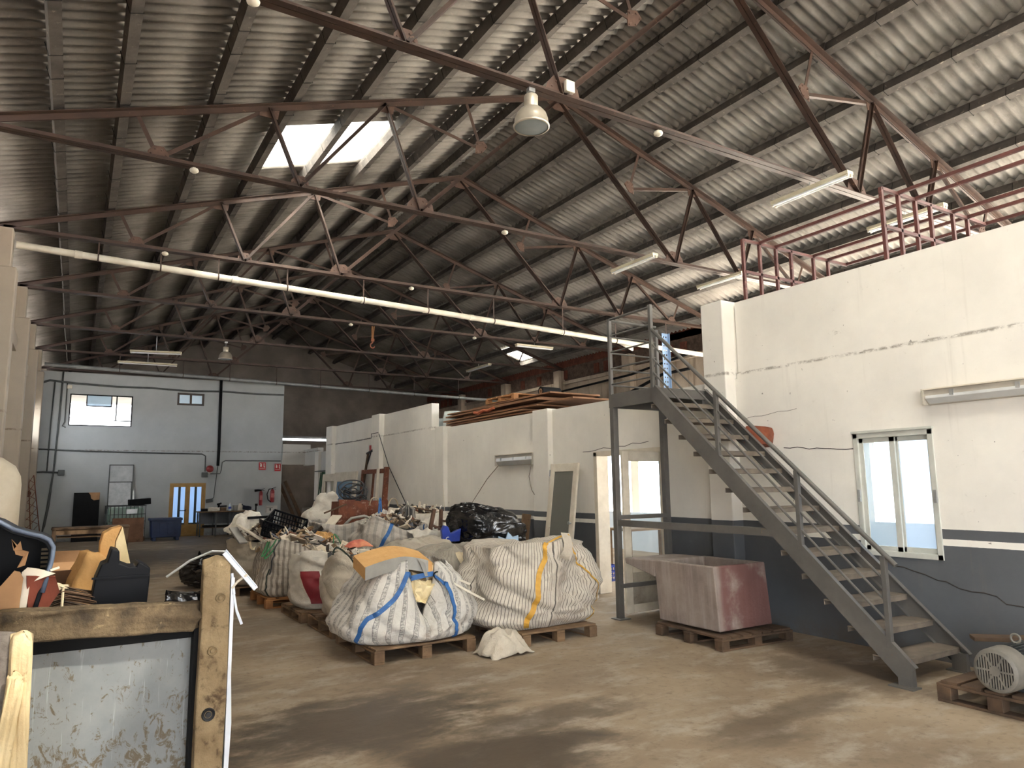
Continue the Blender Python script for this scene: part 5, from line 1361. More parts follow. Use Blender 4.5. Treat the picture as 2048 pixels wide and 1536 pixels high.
# upturned wooden chair frame
def chair_frame():
    th = thing('chair_frame', 'upturned brown wooden chair frame with its legs in the air', 'chair', (4.85, 9.75, .80))
    m = mk('BrownChairWood', (104, 76, 58), (74, 52, 40), 5, .7, 0, .2)
    legs = [((4.38, 9.55, .80), (4.46, 9.5, 1.28)), ((4.66, 9.35, .78), (4.70, 9.3, 1.16)), ((4.84, 10.1, .82), (4.86, 10.1, 1.25)), ((5.22, 9.9, .80), (5.22, 9.85, 1.14))]
    for p, q in legs: MB().bar(p, q, .05, .05).done('leg', m, th, bevel=.006)
    for p, q in (((4.42, 9.53, .98), (4.86, 10.1, 1.0)), ((4.68, 9.32, .95), (5.22, 9.88, .95)), ((4.43, 9.52, 1.05), (4.69, 9.31, .92)), ((4.86, 10.1, 1.08), (5.22, 9.86, .98))):
        MB().tube([p, q], .016, 8).done('rung', m, th, smooth=True, ang=40)
    MB().tube([(4.40, 9.6, .92), (4.7, 9.75, .97), (5.0, 9.72, .98), (5.2, 9.6, .94)], .02, 8).done('curved_rail', m, th, smooth=True, ang=40)
chair_frame()
th = thing('plastic_bracket', 'royal blue plastic bracket below the upturned chair frame', 'plastic part', (4.49, 9.1, .82))
MB().poly([(4.36, 9.0, .84), (4.34, 9.0, 1.0), (4.38, 9.0, 1.07), (4.44, 9.0, 1.05), (4.48, 9.0, .95), (4.64, 9.0, 1.02), (4.62, 9.0, .84)], (.02, .10, 0)).done('shell', M_BLUEP, th, bevel=.012)
MB().tube([(4.43 + .028 * math.cos(a), 8.992, .88 + .028 * math.sin(a)) for a in [R(60 + 24 * k) for k in range(11)]], .006, 6).done('letter_c', mk('WhiteMark', (236, 236, 236)), th)
mb = MB().tube([(4.93, 9.25, .92), (4.90, 9.3, 1.05), (4.88, 9.35, 1.18), (4.95, 9.35, 1.22), (5.0, 9.3, 1.12), (5.02, 9.2, .98)], .022, 8)
top('striped_strap', 'red white and blue strap looped beside the black bin bag', 'strap', mb, scrap_mat('StrapBands', [(190, 60, 60), (226, 222, 214), (60, 80, 150)]), smooth=True)
top('plastic_scrap', 'pale blue plastic scrap in front of the black bin bag', 'plastic part', MB().poly([(5.06, 8.75, .0), (5.10, 8.75, .90), (5.2, 8.72, .86), (5.24, 8.72, .95), (5.32, 8.74, .88), (5.42, 8.75, .90), (5.44, 8.75, .0)], (0, .02, .0)), mk('PaleBluePlastic', (176, 204, 228), (150, 180, 208), 4, .4))
stick('plank', 'short thick plank leaning on the wall behind the black bin bag', 'plank', (6.50, 10.46, .0), (6.63, 10.42, 1.11), .16, .05, M_WOOD, up=(0, 1, 0))
# loose cables on the partition
def cable(label, pts, r=.007, mat=None, name='loose_cable'):
    return top(name, label, 'cable', MB().tube(pts, r, 6), mat or M_CABLE, smooth=True)
cable('cable running down from the short wall lamp to the pile', [(6.70, 11.42, 2.0), (6.69, 11.9, 1.72), (6.69, 12.6, 1.2), (6.6, 12.8, .9)], .007, mk('GreyCable', (130, 118, 102), (110, 100, 86)))
cable('cable slanting down the partition between the second and third pillars', [(6.60, 17.4, 2.95), (6.68, 16.9, 2.1), (6.68, 15.8, 1.2), (6.6, 15.4, .9)], .011)
cable('cable hanging right of the short wall lamp', [(6.61, 10.2, 1.98), (6.60, 10.28, 1.75), (6.61, 10.22, 1.52), (6.6, 10.12, 1.44)], .006, mk('GreyCable', (130, 118, 102)))
cable('cable running along the top seam of the partition', [(6.695, 21.3, 2.9), (6.695, 19.5, 2.88), (6.69, 18.2, 2.89), (6.58, 17.9, 2.98), (6.58, 17.4, 2.98)], .008)
cable('thick black cable sagging along the far concrete wall above the brown boards', [(15.6, 15.2, 5.0), (15.68, 16.5, 5.0), (15.68, 18.3, 4.55), (15.65, 19.0, 4.35), (15.65, 20.2, 4.75), (15.65, 23.5, 4.85)], .05, M_BLACK)
cable('second black cable along the top of the far concrete wall', [(15.65, 15.0, 5.5), (15.68, 18.0, 5.2), (15.68, 22.3, 5.1), (15.68, 26.0, 4.9)], .04, M_BLACK)
# window frames and gate leaning at the partition
def window_frame_leaf(label, ya, yb, z0, z1, x, lean, mat, glass=None, bars=0, cat='window frame', w=.10, name='old_window_frame'):
    th = thing(name, label, cat, (x, (ya + yb) / 2, 0), rot=Euler((0, R(lean), 0)))
    L = (yb - ya) / 2
    for (a, b, c, d) in ((-L, -L + w, z0, z1), (L - w, L, z0, z1)): MB().b2((-.025, a, c), (.025, b, d)).done('stile', mat, th, world=False, bevel=.004)
    for (c, d) in ((z0, z0 + w), (z1 - w, z1)): MB().b2((-.025, -L + w, c), (.025, L - w, d)).done('rail', mat, th, world=False, bevel=.004)
    for k in range(bars):
        y = -L + 2 * L * (k + 1) / (bars + 1); MB().b2((-.02, y - .035, z0 + w), (.02, y + .035, z1 - w)).done('bar', mat, th, world=False)
    if glass: MB().b2((-.004, -L + w, z0 + w), (.004, L - w, z1 - w)).done('pane', glass, th, world=False)
    return th
window_frame_leaf('cream window frame without glass leaning at the far end of the partition', 19.8, 22.0, 0, 2.0, 6.42, 4, M_WHITEP, None, 0, w=.22)
window_frame_leaf('cream window frame with a bluish pane overlapping the empty frame', 18.4, 20.3, 0, 2.02, 6.22, 5, M_WHITEP, glassy('BluePane', (176, 204, 230), .05, .7), 0, w=.26)
window_frame_leaf('rusty brown gate frame leaning beside the cream window frames', 16.75, 18.5, 0, 2.05, 6.42, 4, M_RUST, None, 1, 'gate frame', .11, 'rusty_gate_frame')
stick('steel_bar', 'cream upright bar standing before the rusty gate frame', 'bar', (6.35, 17.1, 0), (6.46, 17.05, 2.05), .07, .05, M_WHITEP, up=(0, 1, 0))
stick('timber_post', 'dark red timber post leaning right of the rusty gate frame', 'post', (6.40, 16.6, 0), (6.53, 16.65, 2.08), .12, .07, M_RUST, up=(0, 1, 0))
def shovel():
    th = thing('shovel', 'old shovel with a grip handle hung against the partition', 'shovel', (6.55, 18.2, 0.6))
    MB().tube([(6.55, 18.55, 1.2), (6.58, 18.4, 1.8), (6.62, 18.22, 2.50)], .035, 8).done('shaft', M_WOODD, th, smooth=True, ang=40)
    MB().tube([(6.62, 18.3, 2.48), (6.60, 17.85, 2.54)], .035, 8).tube([(6.62, 18.28, 2.2), (6.6, 17.95, 2.52)], .02, 6).done('grip', M_CABLE, th)
    MB().poly([(6.52, 18.7, .7), (6.52, 18.4, .7), (6.54, 18.42, 1.2), (6.54, 18.66, 1.2)], (.012, 0, 0)).done('blade', M_RUST, th)
shovel()
top('red_tag', 'small red tag on the wall above the shovel', 'tag', MB().b2((6.705, 18.15, 2.54), (6.718, 18.38, 2.70)), mk('RedTag', (190, 50, 48), (160, 40, 40), 8, .6))
# hose on the set-back wall
th = thing('garden_hose', 'green hose looped on a bar on the set back wall by the dark passage', 'hose', (7.2, 24.2, 1.0), group=None)
mb = MB(); rr = random.Random(2)
for k in range(9):
    y = 23.4 + .18 * k * .6; d = rr.uniform(.7, 1.1)
    mb.tube([(7.24, y - .12, 2.12), (7.2, y - .2, 2.12 - d * .6), (7.19, y, 2.12 - d), (7.2, y + .25, 2.12 - d * .6), (7.24, y + .15, 2.12)], .022, 6)
mb.tube([(7.24, 24.6, 2.1), (7.2, 24.75, 1.3), (7.2, 24.4, .9), (7.2, 24.0, .75), (7.22, 23.7, .4), (7.2, 23.5, .0)], .02, 6)
mb.done('hose_loops', mk('GreenHose', (50, 92, 62), (36, 68, 46), 8, .5), th, smooth=True)
MB().b2((7.16, 22.3, 2.13), (7.22, 25.1, 2.17)).b2((7.22, 22.5, 2.1), (7.3, 22.56, 2.2)).done('hose_bar', M_CONDUIT, th)
th = thing('cabinet_panel', 'grey wooden panel with an orange edge standing at the passage mouth', 'panel', (6.95, 24.3, 0))
MB().b2((6.62, 24.1, 0), (6.98, 24.6, .92)).done('body', mk('GreyBoard', (112, 102, 94), (88, 80, 72), 4, .8), th, bevel=.006)
MB().b2((6.98, 24.08, 0), (7.14, 24.6, .92)).done('edge_board', M_FOAM, th, bevel=.006)
stick('timber', 'left dark timber leaning inside the dark passage', 'timber', (7.35, 27.6, 0), (6.62, 27.8, 1.75), .12, .04, M_WOODD, up=(0, 1, 0), group='timbers in the passage')
stick('timber', 'right dark timber leaning inside the dark passage', 'timber', (7.6, 27.5, 0), (6.78, 27.7, 1.85), .12, .04, M_WOODD, up=(0, 1, 0), group='timbers in the passage')
# ---- things on the mezzanine
RR = random.Random(12)
BW = ['lowest', 'second', 'third', 'fourth', 'fifth', 'sixth', 'topmost']
for k in range(7):
    z = 2.90 + .048 * k; y0 = [10.5, 10.75, 10.4, 9.5, 10.3, 10.35, 10.1][k]; y1 = [14.0, 13.9, 14.1, 13.4, 14.0, 13.95, 13.0][k]; x0 = [6.86, 6.80, 6.84, 6.98, 6.82, 6.88, 6.96][k]
    top('brown_board', f'{BW[k]} of the long brown boards stacked on the mezzanine edge', 'board', MB().box(((x0 + 1.1 / 2), (y0 + y1) / 2, z), (1.1, y1 - y0, .028), (RR.uniform(-.006, .006), RR.uniform(-.008, .008), RR.uniform(-.02, .02))), mk('BrownBoard', (146, 106, 74), (112, 78, 54), 2.5, .8, 0, .15), 'stacked brown boards', bevel=.003)
top('timber_bearer', 'far timber bearer under the stacked brown boards', 'timber', MB().b2((6.9, 13.3, 2.83), (7.9, 13.42, 2.885)), M_WOODD); top('timber_bearer', 'near timber bearer under the stacked brown boards', 'timber', MB().b2((6.9, 10.9, 2.83), (7.9, 11.0, 2.885)), M_WOODD)
make_pallet('wooden_pallet', 'small orange pallet lying on the stacked brown boards', 6.95, 11.3, .9, 1.1, .12, 'x', mk('OrangePalletWood', (186, 132, 82)), 10, z=3.205, group='pallets on the mezzanine', nb=5)
th = thing('black_roll', 'black plastic roll lying at the right end of the brown boards', 'roll', (7.4, 10.5, 3.2))
MB().lathe([(.05, 0), (.085, 0), (.085, .4), (.05, .4), (.05, 0)], 20, (7.1, 10.62, 3.28), Matrix.Rotation(PI / 2, 3, 'Y')).done('roll_body', M_BLACK, th, smooth=True, ang=40)
MB().lathe([(.03, .0), (.05, .0), (.05, .4), (.03, .4), (.03, 0)], 14, (7.1, 10.62, 3.28), Matrix.Rotation(PI / 2, 3, 'Y')).done('core', M_CARD, th)
top('orange_netting', 'orange rag hanging on the edge of the brown boards', 'rag', MB().tube([(6.80, 12.6, 3.06), (6.78, 12.4, 3.03), (6.8, 12.2, 3.07), (6.78, 12.0, 3.04), (6.8, 11.8, 3.08)], .03, 7), mk('OrangeNet', (196, 110, 74), (150, 78, 52), 14, .9))
for k, (y, h, r, lab) in enumerate(((14.75, .30, .20, 'left plastic wrapped bundle behind the tall partition end'), (14.25, .42, .24, 'right plastic wrapped bundle beside the brown boards'))):
    o = MB().lathe([(0, 0), (r * .9, 0), (r, .06), (r * .93, h * .35), (r, h * .5), (r * .92, h * .75), (r * .8, h), (0, h * 1.02)], 22, (7.15, y, 2.83))
    top('wrapped_bundle', lab, 'bundle', o, mk('MilkyPlasticWrap', (206, 214, 212), (176, 186, 184), 6, .25), 'plastic wrapped bundles', smooth=True)
# ---- inside the office, seen through the doorway
th = thing('white_board', 'white panel leaning inside the office beyond the doorway', 'panel', (9.0, 12.0, 0))
MB().box((9.0, 12.05, .48), (.62, .03, .96), (R(-6), 0, R(-20))).done('sheet', M_PVC, th)
th = thing('work_table', 'pale wooden table inside the office seen through the open door leaf', 'table', (9.2, 10.4, 0))
MB().b2((8.8, 10.3, .72), (10.2, 11.0, .76)).done('table_top', M_WOOD, th)
for x in (8.84, 10.12):
    for y in (10.34, 10.92): MB().b2((x, y, 0), (x + .05, y + .05, .72)).done('leg', M_WOOD, th)

# ================================================================== against the back wall (y = 27)
YB = 26.985
def rect_frame(mb, x0, x1, z0, z1, y, w, d):
    mb.b2((x0, y, z0), (x0 + w, y + d, z1)).b2((x1 - w, y, z0), (x1, y + d, z1)).b2((x0 + w, y, z0), (x1 - w, y + d, z0 + w)).b2((x0 + w, y, z1 - w), (x1 - w, y + d, z1)); return mb
th = thing('window_2', 'big bright window high in the white back wall', 'window', (.58, 27.1, 3.69)); th['kind'] = 'structure'
mb = rect_frame(MB(), -.32, 1.49, 3.69, 4.73, 27.03, .035, .05)
mb.b2((1.0, 27.03, 3.9), (1.035, 27.08, 4.73)).b2((.96, 27.03, 3.87), (1.49, 27.08, 3.9)).b2((-.32, 27.03, 3.93), (-.2, 27.08, 3.95))
mb.done('window_frame', M_BLACK, th)
rect_frame(MB(), .14, .88, 4.33, 4.72, 27.0, .03, .04).done('hopper_sash', M_BLACK, th)
MB().b2((.17, 27.015, 4.36), (.85, 27.02, 4.69)).done('pane', glassy('HopperGlass', (206, 220, 230), .1, .75), th)
th = thing('window_3', 'small dark framed two pane window high in the back wall', 'window', (3.28, 27.1, 4.5)); th['kind'] = 'structure'
mb = rect_frame(MB(), 2.85, 3.72, 4.50, 4.935, 27.02, .07, .08); mb.b2((3.25, 27.02, 4.57), (3.32, 27.1, 4.87)); mb.done('window_frame', mk('DarkBronze', (66, 52, 40), (48, 38, 30), 4, .5), th)
for a in (2.92, 3.32): MB().b2((a, 27.05, 4.57), (a + .33, 27.055, 4.865)).done('pane', M_GLASS, th)
th = thing('door_2', 'gold framed double door with frosted glass strips in the back wall', 'door', (3.33, 27.05, 0)); th['kind'] = 'structure'
M_GOLD = mk('GoldAnodised', (156, 122, 66), (126, 96, 50), 4, .4, .4)
rect_frame(MB(), 2.76, 3.90, 0, 1.80, 27.0, .06, .1).done('door_jamb', M_GOLD, th)
for x0 in (2.82, 3.335):
    x1 = x0 + .505
    mb = rect_frame(MB(), x0, x1, .02, 1.74, 27.03, .07, .05); mb.b2((x0 + .07, 27.03, .09), (x1 - .07, 27.07, .42))
    if x0 > 3: mb.b2((3.31, 27.02, .02), (3.35, 27.09, 1.74))
    lf = mb.done('leaf', M_GOLD, th)
    MB().b2((x0 + .215, 27.025, .42), (x0 + .29, 27.085, 1.67)).b2((x0 + .06, 27.028, .40), (x1 - .06, 27.08, .45)).done('dark_bar', mk('DarkGreenBar', (42, 54, 52), (30, 40, 40), 4, .5), lf)
    for a, b in ((x0 + .07, x0 + .215), (x0 + .29, x1 - .07)): MB().b2((a, 27.05, .45), (b, 27.056, 1.67)).done('pane', M_FROST, lf)
MB().b2((3.10, 26.97, .86), (3.28, 26.99, .885)).b2((3.26, 26.97, .84), (3.285, 27.03, .91)).done('door_handle', M_BLACK, th)
# conduits, pipes, cable runs
def conduit(label, pts, r, mat=None, name='wall_conduit', smooth=True):
    return top(name, label, 'conduit', MB().tube(pts, r, 8), mat or M_CONDUIT, 'conduits on the back wall', smooth=smooth)
Y = YB - .02
conduit('thick dark cable run along the top of the back wall', [(-1.3, Y, 4.95), (-.9, Y, 5.12), (-.2, Y, 5.06), (1.0, Y, 5.02), (2.0, Y, 5.04), (3.2, Y, 5.0), (4.3, Y, 5.05), (5.5, Y, 5.02), (6.46, Y, 5.04)], .032)
conduit('first thin pipe from the left down the back wall', [(-.76, Y, 5.1), (-.79, Y, 3.6), (-.80, Y, 2.2)], .02)
conduit('second pipe from the left down the back wall', [(-.55, Y, 5.42), (-.57, Y, 4.2), (-.62, Y, 2.2), (-.72, Y, 1.0), (-.80, Y, .3)], .026)
conduit('third short pipe beside the big back window', [(-.42, Y, 5.1), (-.42, Y, 3.8), (-.48, Y, 3.66), (-.38, Y, 3.62)], .015)
conduit('level conduit at mid height turning down to the red bell', [(-1.25, Y, 2.92), (.5, Y, 2.86), (2.1, Y, 2.83), (3.72, Y, 2.81), (3.84, Y, 2.74), (3.85, Y, 2.2)], .022)
conduit('thick dark pipe down the back wall right of the small window', [(4.25, Y, 5.5), (4.26, Y, 4.2), (4.27, Y, 3.0), (4.26, Y, 2.4)], .05, M_BLACK)
conduit('thin cable from the thick dark pipe down to the socket', [(4.26, Y, 2.4), (4.2, Y, 1.7), (4.17, Y, 1.3), (4.08, Y, 1.2)], .016)
conduit('conduit from the red bell up and right to the signs', [(4.02, Y, 2.12), (4.34, Y, 2.12), (4.38, Y, 2.25), (4.40, Y, 2.52), (4.5, Y, 2.58), (6.42, Y, 2.58)], .016)
conduit('low conduit ending in a box at the left of the back wall', [(-1.3, Y, 2.17), (-.9, Y, 2.2), (-.44, Y, 2.17)], .028)
top('junction_box', 'grey junction box at the end of the low conduit', 'junction box', MB().b2((-.50, Y - .06, 2.08), (-.32, Y + .03, 2.26)), M_CONDUIT, bevel=.015)
top('socket_box', 'grey socket box on the wall above the work bench', 'socket', MB().box((4.02, Y - .03, 1.19), (.22, .09, .12), (0, R(-8), 0)), M_CONDUIT, bevel=.015)
top('switch_box', 'small beige box beside the big back window', 'junction box', MB().b2((-.42, Y - .03, 4.88), (-.28, Y + .03, 5.0)), M_PVC, bevel=.01)
top('grey_box', 'grey control box under the red bell', 'junction box', MB().b2((3.74, Y - .08, 2.0), (3.94, Y + .03, 2.17)), M_CONDUIT, bevel=.012)
top('valve', 'dark valve on the pipe at the left edge of the back wall', 'valve', MB().lathe([(0, 0), (.07, .02), (.08, .08), (.04, .12), (0, .13)], 14, (-1.14, Y, 2.66)), M_BLACK, smooth=True)
th = thing('alarm_bell', 'red round alarm bell above the gold framed door', 'bell', (4.0, Y, 2.2))
MB().lathe([(0, .10), (.07, .09), (.115, .05), (.125, .02), (.125, 0), (0, 0)], 26, (4.0, Y, 2.29), Matrix.Rotation(PI / 2, 3, 'X')).done('gong', mk('BellRed', (142, 40, 40), (112, 30, 30), 4, .4), th, smooth=True, ang=50)
MB().b2((3.94, Y - .02, 2.14), (4.06, Y + .02, 2.3)).done('back_box', M_PVC, th)
def sign(label, x0, x1, z0, z1):
    th = thing('fire_sign', label, 'sign', ((x0 + x1) / 2, YB, z0), group='red extinguisher signs')
    MB().b2((x0, YB - .012, z0), (x1, YB + .012, z1)).done('plate', mk('SignRed', (176, 34, 40), (160, 30, 36), 3, .4), th)
    wm = mk('SignWhite', (234, 226, 220), (226, 216, 210), 3, .5); w, h = x1 - x0, z1 - z0; y = YB - .016
    MB().b2((x0 + .18 * w, y, z0 + .42 * h), (x0 + .42 * w, y + .004, z0 + .70 * h)).b2((x0 + .24 * w, y, z0 + .70 * h), (x0 + .38 * w, y + .004, z0 + .82 * h)).b2((x0 + .14 * w, y, z0 + .80 * h), (x0 + .30 * w, y + .004, z0 + .88 * h)).done('extinguisher_symbol', wm, th)
    MB().b2((x0 + .68 * w, y, z0 + .40 * h), (x0 + .80 * w, y + .004, z0 + .86 * h)).b2((x0 + .74 * w, y, z0 + .34 * h), (x0 + .88 * w, y + .004, z0 + .46 * h)).done('flame_symbol', wm, th)
    MB().b2((x0 + .1 * w, y, z0 + .20 * h), (x0 + .9 * w, y + .004, z0 + .235 * h)).done('text_line', wm, th)
sign('left red extinguisher sign on the back wall', 5.66, 5.90, 2.25, 2.53); sign('right red extinguisher sign at the corner of the back wall', 6.22, 6.44, 2.21, 2.48)
M_EXT = mk('ExtinguisherRed', (150, 36, 42), (118, 26, 32), 4, .35)
def extinguisher(label, x, z0, h, r, hose):
    th = thing('fire_extinguisher', label, 'fire extinguisher', (x, 26.85, z0), group='extinguishers on the back wall')
    y = 26.86
    MB().lathe([(0, 0), (r * .9, 0), (r, .03), (r, h * .78), (r * .8, h * .88), (r * .35, h * .95), (0, h * .95)], 20, (x, y, z0)).done('cylinder', M_EXT, th, smooth=True, ang=50)
    MB().b2((x - .02, y - .02, z0 + h * .93), (x + .02, y + .02, z0 + h)).bar((x - .02, y, z0 + h), (x + .13, y, z0 + h + .05), .02, .015).bar((x, y, z0 + h * .97), (x + .12, y, z0 + h * .95), .02, .015).done('valve_handle', M_BLACK, th)
    if hose: MB().tube([(x, y, z0 + h * .98), (x - .12, y, z0 + h * .95), (x - .19, y - .01, z0 + h * .6), (x - .15, y - .01, z0 + h * .2), (x - .06, y - .06, z0 + h * .02)], .016, 7).done('hose', M_BLACK, th, smooth=True)
    else: MB().tube([(x, y, z0 + h * .98), (x - .1, y, z0 + h * .98), (x - .22, y, z0 + h * .96)], .03, 8, r2=.045).done('horn', M_BLACK, th, smooth=True, ang=40)
    MB().b2((x - r * .75, y - r - .002, z0 + h * .35), (x + r * .75, y - r * .6, z0 + h * .65)).done('label_plate', mk('PinkLabel', (196, 120, 116), (170, 90, 90), 30, .5), th)
    MB().b2((x - .03, y, z0 + h * .6), (x + .03, 27.0, z0 + h * .7)).done('wall_bracket', M_BLACK, th)
extinguisher('slim red extinguisher with a black horn, left of the pair', 5.74, .98, .55, .062, False)
extinguisher('wider red extinguisher with a curled hose, right of the pair', 6.14, 1.08, .50, .075, True)
th = thing('notice_sheet', 'pale notice sheet with a black mark under the right extinguisher', 'paper', (6.12, YB, .72))
MB().b2((5.95, YB - .006, .70), (6.36, YB + .01, .96)).done('sheet', mk('PaleSheet', (200, 198, 192), (188, 184, 178), 4, .6), th)
MB().b2((6.09, YB - .01, .78), (6.13, YB - .005, .87)).b2((5.99, YB - .01, .89), (6.2, YB - .005, .90)).b2((5.96, YB - .01, .72), (5.97, YB - .005, .94)).done('print', M_BLACK, th)
# work bench and what stands on it
th = thing('work_bench', 'long metal work bench with a low shelf against the back wall', 'bench', (4.55, 26.5, 0))
MB().b2((3.60, 26.2, .80), (5.45, 26.9, .84)).done('bench_top', M_WOOD, th, bevel=.005)
for x in (3.66, 4.16, 4.66, 5.40):
    for y in (26.24, 26.84): MB().b2((x - .02, y - .02, 0), (x + .02, y + .02, .80)).done('leg', M_CONDUIT, th)
MB().b2((3.7, 26.24, .28), (5.38, 26.86, .30)).done('shelf', M_WOODD, th)
MB().b2((3.7, 26.88, .40), (5.4, 26.90, .78)).done('back_panel', mk('GreyPanel', (112, 114, 118), (92, 94, 98), 3, .7), th)
def bottle(label, x, y, z, r, h, mat, cap):
    th = thing('bottle', label, 'bottle', (x, y, z), group='bottles on the work bench')
    MB().lathe([(0, 0), (r, 0), (r, h * .6), (r * .8, h * .72), (r * .35, h * .85), (r * .35, h * .93), (0, h * .93)], 16, (x, y, z)).done('body', mat, th, smooth=True, ang=50)
    MB().lathe([(0, h * .9), (r * .4, h * .9), (r * .4, h), (0, h)], 12, (x, y, z)).done('cap', cap, th)
    MB().lathe([(r * 1.01, h * .25), (r * 1.02, h * .26), (r * 1.02, h * .5), (r * 1.01, h * .51)], 16, (x, y, z)).done('band', M_BLUEP, th)
bottle('clear spray bottle with a blue label in the middle of the work bench', 4.62, 26.4, .84, .05, .27, mk('ClearBottle', (206, 222, 230), (190, 206, 216), 3, .2), M_PVC)
top('plastic_jug', 'white plastic jug on the right part of the work bench', 'jug', MB().lathe([(0, 0), (.085, 0), (.09, .02), (.085, .16), (.05, .2), (.05, .24), (0, .24)], 18, (4.96, 26.42, .84)), M_PVC, smooth=True, ang=50)
top('bucket', 'grey bucket left of the white jug on the work bench', 'bucket', MB().lathe([(.0, 0), (.07, 0), (.09, .18), (.1, .18), (.08, .01), (0, .01)], 18, (4.82, 26.45, .84)), M_GREYM, smooth=True, ang=50)
top('power_tool', 'dark power tool at the right end of the work bench', 'tool', MB().chunk((5.18, 26.42, .92), (.3, .14, .14), (0, .2, .2), .3, 31).bar((5.1, 26.42, .95), (5.0, 26.42, 1.04), .06, .06), mk('DarkBlueTool', (40, 46, 66), (28, 32, 46), 6, .5))
top('plastic_bag', 'white plastic bag lying left on the work bench', 'bag', MB().chunk((4.10, 26.42, .90), (.34, .2, .13), (0, 0, .2), .5, 33), F_WHITE, smooth=True)
top('black_roll', 'black rolled mat at the left end of the work bench', 'roll', MB().chunk((3.82, 26.45, .88), (.24, .2, .10), (0, 0, .1), .4, 34), M_BLACK, smooth=True)
top('white_tub', 'small white tub beside the black rolled mat', 'tub', MB().lathe([(0, 0), (.06, 0), (.065, .11), (0, .11)], 16, (3.97, 26.36, .84)), M_PVC, smooth=True, ang=50)
top('drill', 'dark cordless drill standing on the work bench', 'tool', MB().bar((4.24, 26.4, .86), (4.26, 26.4, 1.06), .05, .06).bar((4.20, 26.4, 1.06), (4.34, 26.4, 1.10), .05, .06), M_BLACK)
top('pipe_offcut', 'dark pipe offcut resting on bricks on the work bench', 'pipe', MB().tube([(4.30, 26.45, .99), (4.52, 26.45, 1.0)], .03, 10), M_CABLE)
top('wood_block', 'wooden block below the dark pipe offcut', 'block', MB().b2((4.32, 26.36, .84), (4.50, 26.52, .955)), M_WOOD)
top('clamp', 'black clamp on the right corner of the work bench', 'clamp', MB().b2((5.43, 26.2, .70), (5.47, 26.24, 1.05)).b2((5.42, 26.19, .98), (5.50, 26.25, 1.06)), M_BLACK)
top('tool_heap', 'dark tools lying on the lower shelf of the bench', 'tools', MB().chunk((4.35, 26.45, .33), (.8, .22, .07), (0, 0, .05), .5, 36).chunk((3.9, 26.45, .33), (.25, .2, .08), (0, 0, .3), .5, 37), M_BLACK)
# big things along the back wall
th = thing('plastic_bin', 'dark blue plastic bin before the gold framed door', 'bin', (2.53, 25.4, 0))
M_BIN = mk('NavyBin', (30, 52, 96), (22, 40, 78), 3, .45)
MB().poly([(2.12, 25.2, .10), (2.96, 25.2, .10), (2.98, 25.2, .66), (2.09, 25.2, .66)], (0, .6, 0)).done('body', M_BIN, th, bevel=.03)
MB().b2((2.06, 25.16, .62), (3.0, 25.84, .70)).done('rim', M_BIN, th, bevel=.015)
for x in (2.16, 2.82): MB().b2((x, 25.2, 0), (x + .1, 25.8, .11)).done('foot', M_BIN, th, bevel=.01)
for x in (2.34, 2.58): MB().b2((x, 25.185, .2), (x + .16, 25.2, .56)).done('rib', M_BIN, th, bevel=.006)
th = thing('water_tank_cage', 'greenish plastic tank in a wire cage left of the blue bin', 'tank', (1.4, 26.2, 0))
MB().b2((.92, 25.7, .12), (1.92, 26.6, 1.06)).done('inner_tank', mk('GreenishTank', (150, 172, 158), (128, 150, 136), 3, .35), th, bevel=.08)
mb = MB()
for k in range(11): mb.bar((.88 + 1.08 * k / 10, 25.63, .1), (.88 + 1.08 * k / 10, 25.63, 1.1), .018, .018)
for z in (.14, .4, .62, .84, 1.1): mb.bar((.87, 25.62, z), (1.97, 25.62, z), .02, .02)
for k in range(9): mb.bar((.87, 25.65 + k * .12, .1), (.87, 25.65 + k * .12, 1.1), .018, .018)
for z in (.14, .4, .62, .84, 1.1): mb.bar((.87, 25.62, z), (.87, 26.65, z), .02, .02)
for k in range(2): mb.bar((.87, 26.65, 1.1), (1.97, 26.65, 1.1), .02, .02); mb.bar((1.97, 25.62, 1.1), (1.97, 26.65, 1.1), .02, .02)
mb.done('cage', M_CONDUIT, th)
MB().b2((1.42, 25.60, .86), (1.72, 25.61, 1.0)).done('plate', M_GALV, th)
MB().b2((.87, 25.62, 0), (1.97, 26.65, .12)).done('base', M_WOODD, th)
top('card_sheet', 'brown cardboard sheet standing before the caged tank', 'cardboard', MB().box((1.47, 25.25, .37), (.86, .08, .74), (R(-5), 0, 0)), mk('BrownCarton', (146, 108, 84), (108, 78, 58), 2.5, .85, c3=(84, 60, 46), sc3=5))
top('black_case', 'flat black case lying on the caged tank', 'case', MB().box((1.79, 25.95, 1.215), (.62, .4, .19), (0, R(-4), R(3))), M_BLACK, bevel=.01)
th = thing('glazed_panel', 'grey framed panel with film leaning on the back wall behind the tank', 'panel', (1.28, 26.8, 0), rot=Euler((R(-4), 0, 0)))
mb = rect_frame(MB(), -.36, .36, 0.9, 2.44, 0.0, .03, .04); mb.b2((-.33, 0, 1.85), (.33, .04, 1.88)); mb.done('frame', M_CONDUIT, th, world=False)
MB().b2((-.33, .01, 1.88), (.33, .02, 2.41)).done('upper_film', mk('GreyFilm', (150, 154, 156), (176, 180, 182), 4, .3), th, world=False)
MB().b2((-.33, .01, .93), (.30, .02, 1.85)).done('lower_film', mk('PaleFilm', (186, 190, 192), (160, 164, 168), 7, .3), th, world=False)
MB().b2((-.38, .0, 0.0), (-.32, .04, .95)).b2((.32, .0, 0.0), (.38, .04, .95)).done('stile', M_CONDUIT, th, world=False)
MB().poly([(.36, -.01, 1.0), (.36, -.01, 1.55), (.40, -.01, 1.6), (.42, -.01, 1.0)], (0, .03, 0)).done('side_strip', M_GALV, th, world=False)
